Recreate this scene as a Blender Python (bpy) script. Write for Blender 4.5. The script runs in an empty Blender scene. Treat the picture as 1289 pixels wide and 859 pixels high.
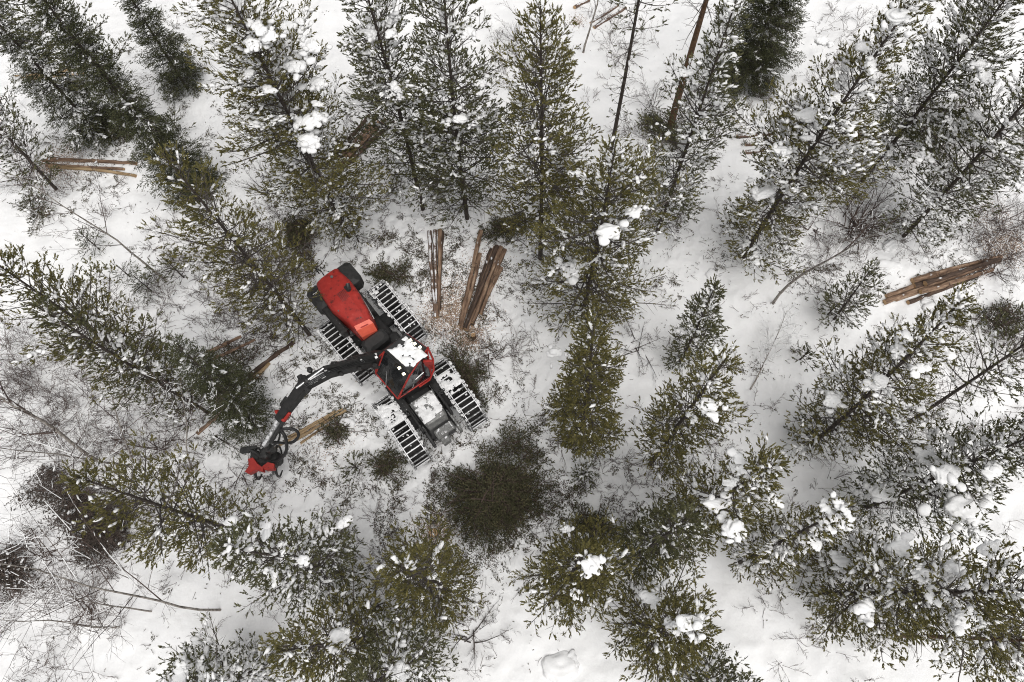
import bpy, math, random
import numpy as np
from mathutils import Matrix, Vector

# ------------------------------------------------------------------ camera
C = bpy.context.scene
COL = C.collection
W0, H0, F0 = 1289.0, 859.0, 860.0
CAMZ = 24.0
NAD = (672.0, 775.0)
dn = Vector(((NAD[0]-W0/2)/F0, -(NAD[1]-H0/2)/F0, -1.0)).normalized()
Zc = -dn
Yc = Vector((0, 1, 0)); Yc = (Yc - Zc*Yc.dot(Zc)).normalized()
Xc = Yc.cross(Zc)
R3 = Matrix((Xc, Yc, Zc))
cam = bpy.data.cameras.new('camera'); camo = bpy.data.objects.new('camera', cam); COL.objects.link(camo)
camo.matrix_world = Matrix.Translation((0, 0, CAMZ)) @ R3.to_4x4()
cam.sensor_fit = 'HORIZONTAL'; cam.sensor_width = 36; cam.lens = 36*F0/W0
cam.clip_start = 0.1; cam.clip_end = 3000
C.camera = camo
RN = np.array(R3)

def K(px, py):
    d = RN @ np.array([(px-W0/2)/F0, -(py-H0/2)/F0, -1.0])
    return d[:2]/-d[2]
def P(px, py, z=0.0):
    k = K(px, py)*(CAMZ-z)
    return np.array([k[0], k[1], z])

# ------------------------------------------------------------------ light: flat overcast winter day
SUN_EL, SUN_AZ = math.radians(68), math.radians(155)
w = bpy.data.worlds.new('World'); C.world = w; w.use_nodes = True
nt = w.node_tree; nt.nodes.clear()
sky = nt.nodes.new('ShaderNodeTexSky'); sky.sky_type = 'NISHITA'; sky.sun_disc = False
sky.sun_elevation = SUN_EL; sky.sun_rotation = SUN_AZ; sky.air_density = 1.0; sky.dust_density = 4.0
hs = nt.nodes.new('ShaderNodeHueSaturation'); hs.inputs['Saturation'].default_value = 0.10
bg = nt.nodes.new('ShaderNodeBackground'); bg.inputs['Strength'].default_value = 0.085
wo = nt.nodes.new('ShaderNodeOutputWorld')
nt.links.new(sky.outputs[0], hs.inputs['Color']); nt.links.new(hs.outputs[0], bg.inputs[0]); nt.links.new(bg.outputs[0], wo.inputs[0])
sl = bpy.data.lights.new('sun', 'SUN'); sl.energy = 1.5; sl.angle = math.radians(60); sl.color = (1, 0.975, 0.94)
so = bpy.data.objects.new('sun', sl); COL.objects.link(so)
sdir = Vector((math.sin(SUN_AZ)*math.cos(SUN_EL), math.cos(SUN_AZ)*math.cos(SUN_EL), math.sin(SUN_EL)))
so.rotation_euler = sdir.to_track_quat('Z', 'Y').to_euler()
C.view_settings.view_transform = 'Standard'; C.view_settings.look = 'None'
C.view_settings.gamma = 1; C.view_settings.exposure = 0.36
C.cycles.max_bounces = 8; C.cycles.diffuse_bounces = 6; C.cycles.glossy_bounces = 3; C.cycles.transparent_max_bounces = 4
C.cycles.use_denoising = True; C.cycles.denoiser = 'OPENIMAGEDENOISE'; C.cycles.denoising_prefilter = 'NONE'; C.cycles.pixel_filter_type = 'BLACKMAN_HARRIS'; C.cycles.filter_width = 1.05

# ------------------------------------------------------------------ materials
def mat(name, rough=0.8, spec=0.3, metal=0.0):
    m = bpy.data.materials.new(name); m.use_nodes = True
    b = m.node_tree.nodes['Principled BSDF']
    b.inputs['Roughness'].default_value = rough; b.inputs['Specular IOR Level'].default_value = spec
    b.inputs['Metallic'].default_value = metal
    return m, m.node_tree, b
def N(nt, t, **kw):
    n = nt.nodes.new(t)
    for k, v in kw.items():
        if k in n.inputs: n.inputs[k].default_value = v
        else: setattr(n, k, v)
    return n
def ramp(nt, stops):
    r = nt.nodes.new('ShaderNodeValToRGB'); e = r.color_ramp.elements
    while len(e) < len(stops): e.new(0.5)
    for i, (p, c) in enumerate(stops):
        e[i].position = p; e[i].color = (*c, 1)
    return r
def noise_mat(name, stops, scale=6.0, stretch=None, detail=4, rough=0.8, spec=0.3, metal=0.0, bump=0.0, bscale=40, snow=0.0, coord='Object', island=0.0, snowscale=9.0):
    """colour from noise; snow > 0 settles snow in patches on faces that look up"""
    m, nt, b = mat(name, rough, spec, metal)
    tc = nt.nodes.new('ShaderNodeTexCoord')
    nz = N(nt, 'ShaderNodeTexNoise', Scale=scale, Detail=detail, Roughness=0.65)
    if stretch:
        mp = nt.nodes.new('ShaderNodeMapping'); mp.inputs['Scale'].default_value = stretch; nt.links.new(tc.outputs[coord], mp.inputs['Vector']); nt.links.new(mp.outputs[0], nz.inputs['Vector'])
    else: nt.links.new(tc.outputs[coord], nz.inputs['Vector'])
    src = nz.outputs['Fac']
    if island:
        g = nt.nodes.new('ShaderNodeNewGeometry')
        mx = N(nt, 'ShaderNodeMix', data_type='FLOAT'); mx.inputs[0].default_value = island
        nt.links.new(src, mx.inputs[2]); nt.links.new(g.outputs['Random Per Island'], mx.inputs[3]); src = mx.outputs[0]
    r = ramp(nt, stops); nt.links.new(src, r.inputs[0]); col = r.outputs[0]
    if snow:
        g = nt.nodes.new('ShaderNodeNewGeometry'); sp = nt.nodes.new('ShaderNodeSeparateXYZ')
        nt.links.new(g.outputs['Normal'], sp.inputs[0])
        n2 = N(nt, 'ShaderNodeTexNoise', Scale=snowscale, Detail=5, Roughness=0.7); nt.links.new(tc.outputs[coord], n2.inputs['Vector'])
        a = N(nt, 'ShaderNodeMath', operation='MULTIPLY'); a.inputs[1].default_value = 0.55
        nt.links.new(sp.outputs[2], a.inputs[0])
        s = N(nt, 'ShaderNodeMath', operation='ADD'); nt.links.new(a.outputs[0], s.inputs[0]); nt.links.new(n2.outputs['Fac'], s.inputs[1])
        mr = N(nt, 'ShaderNodeMapRange'); mr.inputs[1].default_value = 1.32-snow; mr.inputs[2].default_value = 1.40-snow
        nt.links.new(s.outputs[0], mr.inputs[0])
        mx = N(nt, 'ShaderNodeMix', data_type='RGBA'); nt.links.new(mr.outputs[0], mx.inputs[0]); nt.links.new(col, mx.inputs[6])
        mx.inputs[7].default_value = (0.78, 0.78, 0.79, 1); col = mx.outputs[2]
    nt.links.new(col, b.inputs['Base Color'])
    if bump:
        n3 = N(nt, 'ShaderNodeTexNoise', Scale=bscale, Detail=5); nt.links.new(tc.outputs[coord], n3.inputs['Vector'])
        bp = N(nt, 'ShaderNodeBump', Strength=bump, Distance=0.03); nt.links.new(n3.outputs['Fac'], bp.inputs['Height'])
        nt.links.new(bp.outputs[0], b.inputs['Normal'])
    return m

M = {}
M['ground'] = noise_mat('ground_snow', [(0.3, (0.80, 0.80, 0.805)), (0.7, (0.87, 0.868, 0.865))], scale=0.8, detail=8, rough=0.75, spec=0.2, bump=0.8, bscale=5.0)
M['snow'] = noise_mat('tree_snow', [(0.3, (0.84, 0.84, 0.84)), (0.7, (0.90, 0.90, 0.90))], scale=5, rough=0.7, spec=0.2, bump=0.3, bscale=12)
M['pine'] = noise_mat('pine_needles', [(0.15, (0.060, 0.058, 0.022)), (0.5, (0.120, 0.108, 0.036)), (0.85, (0.200, 0.172, 0.060))], scale=1.6, detail=2, rough=0.65, spec=0.25, island=0.55)
M['pine2'] = noise_mat('grey_pine_needles', [(0.15, (0.050, 0.052, 0.027)), (0.5, (0.092, 0.092, 0.042)), (0.85, (0.150, 0.142, 0.066))], scale=1.6, detail=2, rough=0.65, spec=0.25, island=0.55)
M['spruce'] = noise_mat('spruce_needles', [(0.15, (0.032, 0.038, 0.018)), (0.5, (0.058, 0.063, 0.029)), (0.85, (0.105, 0.105, 0.050))], scale=1.6, detail=2, rough=0.65, spec=0.25, island=0.5)
M['bark'] = noise_mat('grey_bark', [(0.3, (0.035, 0.028, 0.024)), (0.6, (0.075, 0.060, 0.050)), (0.8, (0.13, 0.11, 0.10))], scale=9, detail=5, rough=0.9, bump=0.6, snow=0.22, snowscale=14)
M['bark_red'] = noise_mat('red_brown_bark', [(0.3, (0.06, 0.035, 0.022)), (0.6, (0.14, 0.080, 0.045)), (0.8, (0.22, 0.14, 0.09))], scale=9, detail=5, rough=0.9, bump=0.6, snow=0.2, snowscale=14)
M['birch'] = noise_mat('birch_bark', [(0.35, (0.10, 0.085, 0.075)), (0.5, (0.30, 0.27, 0.24)), (0.7, (0.46, 0.43, 0.40))], scale=7, detail=5, rough=0.8, bump=0.3, snow=0.25, snowscale=10)
M['twig'] = noise_mat('bare_twigs', [(0.2, (0.05, 0.035, 0.030)), (0.8, (0.13, 0.095, 0.08))], scale=3, rough=0.9, island=0.6)
M['twig_grey'] = noise_mat('grey_twigs', [(0.2, (0.045, 0.038, 0.034)), (0.8, (0.12, 0.105, 0.095))], scale=3, rough=0.9, island=0.6)
M['log'] = noise_mat('log_bark', [(0.28, (0.045, 0.032, 0.024)), (0.42, (0.15, 0.095, 0.064)), (0.55, (0.27, 0.175, 0.118)), (0.72, (0.50, 0.38, 0.27))], scale=8, detail=9, rough=0.85, bump=0.9, bscale=30, snow=0.13, snowscale=2.2, stretch=(.22, 1.3, 1.3))
M['log_b'] = noise_mat('dark_log_bark', [(0.30, (0.028, 0.022, 0.018)), (0.5, (0.075, 0.050, 0.038)), (0.66, (0.15, 0.10, 0.072)), (0.8, (0.34, 0.25, 0.18))], scale=8, detail=9, rough=0.85, bump=0.9, bscale=30, snow=0.17, snowscale=2.6, stretch=(.22, 1.3, 1.3))
M['log_snowy'] = noise_mat('snow_dusted_bark', [(0.28, (0.05, 0.038, 0.032)), (0.5, (0.12, 0.08, 0.06)), (0.8, (0.26, 0.17, 0.12))], scale=7, detail=8, rough=0.85, bump=0.8, bscale=26, snow=0.34, snowscale=3, stretch=(.13, 1.3, 1.3))
M['log_pale'] = noise_mat('peeled_wood', [(0.3, (0.14, 0.085, 0.045)), (0.5, (0.33, 0.23, 0.13)), (0.8, (0.52, 0.40, 0.25))], scale=9, detail=8, rough=0.8, bump=0.5, snow=0.12, snowscale=6, stretch=(.13, 1.3, 1.3))
M['cut'] = noise_mat('sawn_wood', [(0.3, (0.38, 0.23, 0.12)), (0.7, (0.58, 0.40, 0.23))], scale=18, rough=0.8)
M['dust'] = noise_mat('sawdust', [(0.1, (0.12, 0.08, 0.06)), (0.5, (0.29, 0.20, 0.145)), (0.9, (0.50, 0.38, 0.28))], scale=3, rough=0.9, island=0.8)
M['litter'] = noise_mat('needle_litter', [(0.1, (0.035, 0.032, 0.018)), (0.5, (0.075, 0.068, 0.035)), (0.9, (0.14, 0.11, 0.07))], scale=2, rough=0.9, island=0.7)
M['slash'] = noise_mat('slash_needles', [(0.1, (0.030, 0.032, 0.018)), (0.5, (0.060, 0.060, 0.030)), (0.75, (0.15, 0.13, 0.070))], scale=3.2, rough=0.8, island=0.3)
M['slash_brown'] = noise_mat('brown_slash', [(0.1, (0.040, 0.033, 0.028)), (0.5, (0.075, 0.062, 0.050)), (0.9, (0.12, 0.10, 0.085))], scale=2, rough=0.8, island=0.5)
# machine
M['red'] = noise_mat('red_paint', [(0.33, (0.09, 0.020, 0.017)), (0.44, (0.33, 0.027, 0.021)), (0.62, (0.40, 0.034, 0.026)), (0.78, (0.42, 0.085, 0.065))], scale=5, detail=8, rough=0.5, spec=0.35)
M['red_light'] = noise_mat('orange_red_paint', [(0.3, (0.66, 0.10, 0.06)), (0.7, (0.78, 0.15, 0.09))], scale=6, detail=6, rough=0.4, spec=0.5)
M['black'] = noise_mat('black_steel', [(0.3, (0.010, 0.010, 0.010)), (0.7, (0.032, 0.031, 0.030))], scale=8, detail=6, rough=0.5, spec=0.35, snow=0.12, snowscale=9)
M['black_clean'] = noise_mat('black_paint', [(0.3, (0.012, 0.012, 0.012)), (0.7, (0.035, 0.034, 0.033))], scale=8, detail=6, rough=0.45, spec=0.5, snow=0.07, snowscale=12)
M['rubber'] = noise_mat('tyre_rubber', [(0.3, (0.010, 0.010, 0.010)), (0.7, (0.030, 0.028, 0.026))], scale=8, rough=0.9, snow=0.12, snowscale=13)
M['steel'] = noise_mat('snow_dusted_steel', [(0.3, (0.10, 0.10, 0.10)), (0.7, (0.34, 0.34, 0.34))], scale=8, rough=0.5, spec=0.5, metal=0.2, snow=0.42, snowscale=7)
M['chrome'] = noise_mat('piston_rod', [(0.3, (0.45, 0.45, 0.45)), (0.7, (0.70, 0.70, 0.70))], scale=8, rough=0.25, metal=0.8)
M['grey'] = noise_mat('grey_metal', [(0.3, (0.10, 0.10, 0.098)), (0.7, (0.26, 0.26, 0.25))], scale=8, detail=7, rough=0.5, metal=0.2, snow=0.22, snowscale=9)
M['hose'] = noise_mat('rubber_hose', [(0.3, (0.008, 0.008, 0.008)), (0.7, (0.02, 0.02, 0.02))], scale=8, rough=0.55, spec=0.5)
M['ice'] = noise_mat('packed_snow', [(0.3, (0.70, 0.70, 0.70)), (0.7, (0.85, 0.85, 0.85))], scale=9, rough=0.7, bump=0.7, bscale=25)
m, nt_, b_ = mat('tinted_glass', 0.08, 0.6)
b_.inputs['Base Color'].default_value = (0.018, 0.019, 0.020, 1); b_.inputs['Alpha'].default_value = 0.93
M['glass'] = m
m, nt_, b_ = mat('lamp_lens', 0.3); b_.inputs['Base Color'].default_value = (1, 0.95, 0.7, 1)
b_.inputs['Emission Color'].default_value = (1, 0.93, 0.62, 1); b_.inputs['Emission Strength'].default_value = 5.0
M['lamp'] = m

# ------------------------------------------------------------------ mesh helpers
class MB:
    """collects vertex and face blocks and links them as one mesh object"""
    def __init__(s): s.v = []; s.f = []; s.n = 0; s.mi = []; s.sm = []
    def add(s, v, f, mi=0, smooth=False):
        v = np.asarray(v, float).reshape(-1, 3); f = np.asarray(f, int)
        if len(v) == 0 or len(f) == 0: return
        s.v.append(v); s.f.append(f+s.n); s.n += len(v); s.mi.append(mi); s.sm.append(smooth)
    def build(s, name, mats, parent=None, loc=None):
        me = bpy.data.meshes.new(name)
        if s.n:
            V = np.concatenate(s.v); nl = sum(f.size for f in s.f); nf = sum(len(f) for f in s.f)
            me.vertices.add(len(V)); me.vertices.foreach_set('co', V.ravel().astype(np.float32))
            me.loops.add(nl); me.loops.foreach_set('vertex_index', np.concatenate([f.ravel() for f in s.f]).astype(np.int32))
            me.polygons.add(nf)
            tot = np.concatenate([np.full(len(f), f.shape[1]) for f in s.f]); st = np.concatenate([[0], np.cumsum(tot)[:-1]])
            me.polygons.foreach_set('loop_start', st.astype(np.int32))
            me.polygons.foreach_set('material_index', np.concatenate([np.full(len(f), m_) for f, m_ in zip(s.f, s.mi)]).astype(np.int32))
            me.polygons.foreach_set('use_smooth', np.concatenate([np.full(len(f), m_) for f, m_ in zip(s.f, s.sm)]))
            me.update(calc_edges=True); me.validate()
        for m_ in (mats if isinstance(mats, (list, tuple)) else [mats]): me.materials.append(m_)
        o = bpy.data.objects.new(name, me); COL.objects.link(o)
        if parent: o.parent = parent
        if loc is not None: o.location = loc
        return o
def tag(o, label=None, cat=None, group=None, kind=None):
    if label: o['label'] = label
    if cat: o['category'] = cat
    if group: o['group'] = group
    if kind: o['kind'] = kind
    return o
def empty(name, loc, label, cat, group=None):
    o = bpy.data.objects.new(name, None); COL.objects.link(o); o.location = loc; o.empty_display_size = 0.3
    return tag(o, label, cat, group)
def nrm(a): return a/np.maximum(np.linalg.norm(a, axis=-1, keepdims=True), 1e-9)
def frames(d):
    d = nrm(d); up = np.where(np.abs(d[:, 2:3]) > 0.9, np.array([[1., 0, 0]]), np.array([[0, 0, 1.]]))
    a = nrm(np.cross(d, up)); return a, np.cross(a, d)
def segs(mb, p0, p1, r0, r1, sides=3, mi=0, smooth=False):
    p0 = np.asarray(p0, float).reshape(-1, 3); p1 = np.asarray(p1, float).reshape(-1, 3); n = len(p0)
    if n == 0: return
    r0 = np.broadcast_to(r0, n); r1 = np.broadcast_to(r1, n)
    a, b = frames(p1-p0); an = np.arange(sides)*2*math.pi/sides
    ring = np.cos(an)[None, :, None]*a[:, None]+np.sin(an)[None, :, None]*b[:, None]
    v = np.concatenate([p0[:, None]+ring*r0[:, None, None], p1[:, None]+ring*r1[:, None, None]], 1)
    i = np.arange(sides); j = (i+1) % sides
    f = np.stack([i, j, j+sides, i+sides], 1)[None]+(np.arange(n)*2*sides)[:, None, None]
    mb.add(v.reshape(-1, 3), f.reshape(-1, 4), mi, smooth)
def tube(mb, pts, rad, sides=8, mi=0, caps=True, smooth=True, capmi=None):
    pts = np.asarray(pts, float); n = len(pts); rad = np.broadcast_to(rad, n)
    d = np.gradient(pts, axis=0); d = nrm(d)
    a, _ = frames(d[:1]); a = a[0]; A = []
    for i in range(n):
        a = a-d[i]*np.dot(a, d[i]); a /= max(np.linalg.norm(a), 1e-9); A.append(a)
    A = np.array(A); B = np.cross(A, d); an = np.arange(sides)*2*math.pi/sides
    v = pts[:, None]+(np.cos(an)[None, :, None]*A[:, None]+np.sin(an)[None, :, None]*B[:, None])*rad[:, None, None]
    i = np.arange(sides); j = (i+1) % sides
    f = np.concatenate([np.stack([i, j, j+sides, i+sides], 1)+k*sides for k in range(n-1)])
    mb.add(v.reshape(-1, 3), f, mi, smooth)
    if caps:
        for k, s in ((0, 1), (n-1, -1)):
            mb.add(v[k], [list(range(sides))[::s]], mi if capmi is None else capmi)
def box(mb, c, s, ax=None, mi=0, bev=0.0):
    """box with centre c, full sizes s, axes ax (rows)"""
    c = np.asarray(c, float); h = np.asarray(s, float)/2; ax = np.eye(3) if ax is None else np.asarray(ax, float)
    b = min(bev, h.min()*0.45)
    if b <= 0:
        v = np.array([[x, y, z] for x in (-1, 1) for y in (-1, 1) for z in (-1, 1)])*h
        f = [[0, 1, 3, 2], [4, 6, 7, 5], [0, 4, 5, 1], [2, 3, 7, 6], [0, 2, 6, 4], [1, 5, 7, 3]]
        mb.add(c+v@ax, f, mi); return
    # chamfered: octagonal-ish rings in z
    o = []
    for z, ins in ((-h[2], b), (-h[2]+b, 0), (h[2]-b, 0), (h[2], b)):
        x, y = h[0]-ins, h[1]-ins
        for (px, py) in ((x, -y+b), (x, y-b), (x-b, y), (-x+b, y), (-x, y-b), (-x, -y+b), (-x+b, -y), (x-b, -y)): o.append((px, py, z))
    v = np.array(o); i = np.arange(8); j = (i+1) % 8
    f = np.concatenate([np.stack([i, j, j+8, i+8], 1)+k*8 for k in range(3)])
    mb.add(np.concatenate([c+v@ax]), f, mi)
    mb.add(c+v[:8]@ax, [list(range(8))[::-1]], mi); mb.add(c+v[24:]@ax, [list(range(8))], mi)
def loft(mb, rings, mi=0, caps=True, smooth=False):
    rings = np.asarray(rings, float); n, m_ = rings.shape[:2]; i = np.arange(m_); j = (i+1) % m_
    f = np.concatenate([np.stack([i, j, j+m_, i+m_], 1)+k*m_ for k in range(n-1)])
    mb.add(rings.reshape(-1, 3), f, mi, smooth)
    if caps: mb.add(rings[0], [list(range(m_))[::-1]], mi); mb.add(rings[-1], [list(range(m_))], mi)
def beam(mb, a, b, w, h, w2=None, h2=None, mi=0, side=None):
    """tapered square beam from a to b"""
    a = np.array(a, float); b = np.array(b, float); d = nrm((b-a)[None])[0]
    s = nrm(np.cross(d, [0, 0, 1.])[None])[0] if side is None else side
    u = np.cross(s, d); w2 = w if w2 is None else w2; h2 = h if h2 is None else h2
    q = [(-.5, -.38), (-.38, -.5), (.38, -.5), (.5, -.38), (.5, .38), (.38, .5), (-.38, .5), (-.5, .38)]
    loft(mb, [[a+s*x*w+u*y*h for x, y in q], [b+s*x*w2+u*y*h2 for x, y in q]], mi)
# unit blobs
def ico(sub):
    t = (1+5**.5)/2
    v = [(-1, t, 0), (1, t, 0), (-1, -t, 0), (1, -t, 0), (0, -1, t), (0, 1, t), (0, -1, -t), (0, 1, -t), (t, 0, -1), (t, 0, 1), (-t, 0, -1), (-t, 0, 1)]
    f = [(0, 11, 5), (0, 5, 1), (0, 1, 7), (0, 7, 10), (0, 10, 11), (1, 5, 9), (5, 11, 4), (11, 10, 2), (10, 7, 6), (7, 1, 8), (3, 9, 4), (3, 4, 2), (3, 2, 6), (3, 6, 8), (3, 8, 9), (4, 9, 5), (2, 4, 11), (6, 2, 10), (8, 6, 7), (9, 8, 1)]
    v = [np.array(x)/np.linalg.norm(x) for x in v]
    for _ in range(sub):
        c = {}; nf = []
        def mid(a, b):
            k = (min(a, b), max(a, b))
            if k not in c: x = v[a]+v[b]; v.append(x/np.linalg.norm(x)); c[k] = len(v)-1
            return c[k]
        for a, b, d in f:
            ab, bd, da = mid(a, b), mid(b, d), mid(d, a); nf += [(a, ab, da), (b, bd, ab), (d, da, bd), (ab, bd, da)]
        f = nf
    return np.array(v), np.array(f)
ICO0, ICO1, ICO2, ICO3 = ico(0), ico(1), ico(2), ico(3)
def snoise(p, seed, n=5, fr=1.0):
    r = np.random.RandomState(seed); o = np.zeros(len(p))
    for k in range(n):
        d = r.normal(size=3)*fr*(1+k*0.6); o += np.sin(p@d+r.uniform(0, 6.28))/(1+k*0.5)
    return o/2
def blobs(mb, c, ax, sx, sy, sz, unit=ICO0, jit=0.25, rng=None, mi=0):
    """ellipsoids at c with long axis ax"""
    c = np.asarray(c, float).reshape(-1, 3); n = len(c)
    if n == 0: return
    U, Fc = unit; ax = nrm(np.asarray(ax, float).reshape(-1, 3)); a, b = frames(ax)
    u = U[None]*(1+jit*rng.uniform(-1, 1, (n, len(U), 1)))
    v = c[:, None]+u[:, :, 0:1]*ax[:, None]*np.reshape(sx, (-1, 1, 1))+u[:, :, 1:2]*a[:, None]*np.reshape(sy, (-1, 1, 1))+u[:, :, 2:3]*b[:, None]*np.reshape(sz, (-1, 1, 1))
    f = Fc[None]+(np.arange(n)*len(U))[:, None, None]
    mb.add(v.reshape(-1, 3), f.reshape(-1, 3), mi, True)
def lump(mb, c, r, seed, flat=0.7, mi=0, unit=ICO2, bumps=0.28):
    U, Fc = unit; d = 1+bumps*snoise(U*2.2, seed)
    r = np.broadcast_to(np.asarray(r, float), 3)
    mb.add(np.asarray(c)+U*d[:, None]*r*np.array([1, 1, flat]), Fc, mi, True)
def needles(mb, p, d, ln, K_, rng, nl=0.085, wd=0.014, spread=0.75, mi=0):
    """bottle brush shoots: K_ needle-bunch triangles round each shoot axis"""
    n = len(p)
    if n == 0: return
    a, b = frames(d); d = nrm(d)
    ph = rng.uniform(0, 6.283, (n, K_)); t = (np.arange(K_)[None]+rng.uniform(0, 1, (n, K_)))/K_
    rad = np.cos(ph)[..., None]*a[:, None]+np.sin(ph)[..., None]*b[:, None]
    base = p[:, None]+d[:, None]*(t*np.reshape(ln, (-1, 1)))[..., None]
    nd = nrm(d[:, None]+rad*(spread*(1.15-0.8*t))[..., None]+rng.normal(0, .12, (n, K_, 3)))
    side = nrm(np.cross(nd, rng.normal(size=(n, K_, 3))))
    L = nl*rng.uniform(.75, 1.25, (n, K_, 1)); Wd = wd*rng.uniform(.8, 1.3, (n, K_, 1))
    tip = base+nd*L; mid_ = base+nd*L*0.35
    v = np.stack([base-side*Wd*.35, mid_+side*Wd, tip, mid_-side*Wd], 2)
    m_ = n*K_
    f = np.arange(m_*4).reshape(m_, 4)
    mb.add(v.reshape(-1, 3), f, mi)

# ------------------------------------------------------------------ ground
def gz(x, y):
    x = np.asarray(x, float); y = np.asarray(y, float)
    z = 0.10*np.sin(x*.31+1.1)*np.cos(y*.27+.4)+0.06*np.sin(x*.83+y*.6)+0.035*np.sin(x*1.7-y*1.25+2)+0.022*np.sin(x*2.9+y*3.3)*np.cos(x*1.1-y*2.2)
    # trodden flat round the machine
    mx, my = MACH; q = np.exp(-(((x-mx)**2+(y-my)**2)/14.0)**2)
    return z*(1-.85*q)
MACH = P(495, 455)[:2]
rg = np.random.RandomState(5)
GRID = rg.uniform(-1, 1, (256, 256))
def vnoise(x, y, s):
    x = x*s; y = y*s; xi = np.floor(x).astype(int); yi = np.floor(y).astype(int); fx = x-xi; fy = y-yi
    fx = fx*fx*(3-2*fx); fy = fy*fy*(3-2*fy)
    g = lambda a, b: GRID[a % 256, b % 256]
    return (g(xi, yi)*(1-fx)+g(xi+1, yi)*fx)*(1-fy)+(g(xi, yi+1)*(1-fx)+g(xi+1, yi+1)*fx)*fy
# density of litter, churned snow: (px, py, radius px, amount)
CHURN = [(480, 300, 70, 1.0), (570, 340, 70, 1.2), (600, 430, 50, 1.1), (470, 440, 110, .8), (520, 600, 90, .9), (560, 660, 70, 1.1), (420, 570, 70, .6), (330, 540, 60, .7),
         (640, 360, 60, .6), (690, 560, 70, .8), (760, 610, 60, .8), (850, 310, 60, .6), (560, 230, 70, .35), (380, 300, 60, .9), (330, 420, 80, .8), (460, 640, 70, .8), (120, 210, 60, .7),
         (260, 180, 80, .5), (840, 560, 60, .5), (700, 640, 60, .7), (1050, 300, 70, .7), (1210, 330, 60, .6), (870, 230, 60, .6), (1000, 340, 50, .3), (1110, 520, 80, .4), (480, 180, 60, .6),
         (650, 470, 60, .5), (1150, 420, 70, .3), (620, 640, 90, .9), (200, 60, 60, .4), (950, 480, 40, .35)]
CH = [(*P(a, b)[:2], P(a+c, b)[0]-P(a, b)[0], d) for a, b, c, d in CHURN]
def churn(x, y):
    o = np.zeros_like(np.asarray(x, float))
    for cx, cy, r, a in CH: o = o+a*np.exp(-((x-cx)**2+(y-cy)**2)/(r*r))
    return o
def gfull(x, y):
    c = np.clip(churn(x, y), 0, 1.3)
    return gz(x, y)+vnoise(x, y, 1.1)*.05+vnoise(x+3, y, 2.3)*.035+vnoise(x, y, 4.7)*(.014+.030*c)+vnoise(x+7, y, 9.0)*(.007+.034*c)
def ground():
    def axis(a, b, st):
        core = np.arange(a, b+st, st); g = []; s, x = st, b
        while x < 900: s *= 1.35; x += s; g.append(x)
        h = []; s, x = st, a
        while x > -900: s *= 1.35; x -= s; h.append(x)
        return np.concatenate([h[::-1], core, g])
    X = axis(-25, 25, 0.075); Y = axis(-7, 29, 0.075)
    gx, gy = np.meshgrid(X, Y, indexing='ij'); z = gfull(gx, gy)
    V = np.stack([gx, gy, z], -1).reshape(-1, 3); nx, ny = len(X), len(Y)
    i = np.arange(nx-1)[:, None]*ny+np.arange(ny-1)[None]
    f = np.stack([i, i+ny, i+ny+1, i+1], -1).reshape(-1, 4)
    mb = MB(); mb.add(V, f, 0, True); o = mb.build('snow_ground', M['ground']); tag(o, kind='structure')
ground()

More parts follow.
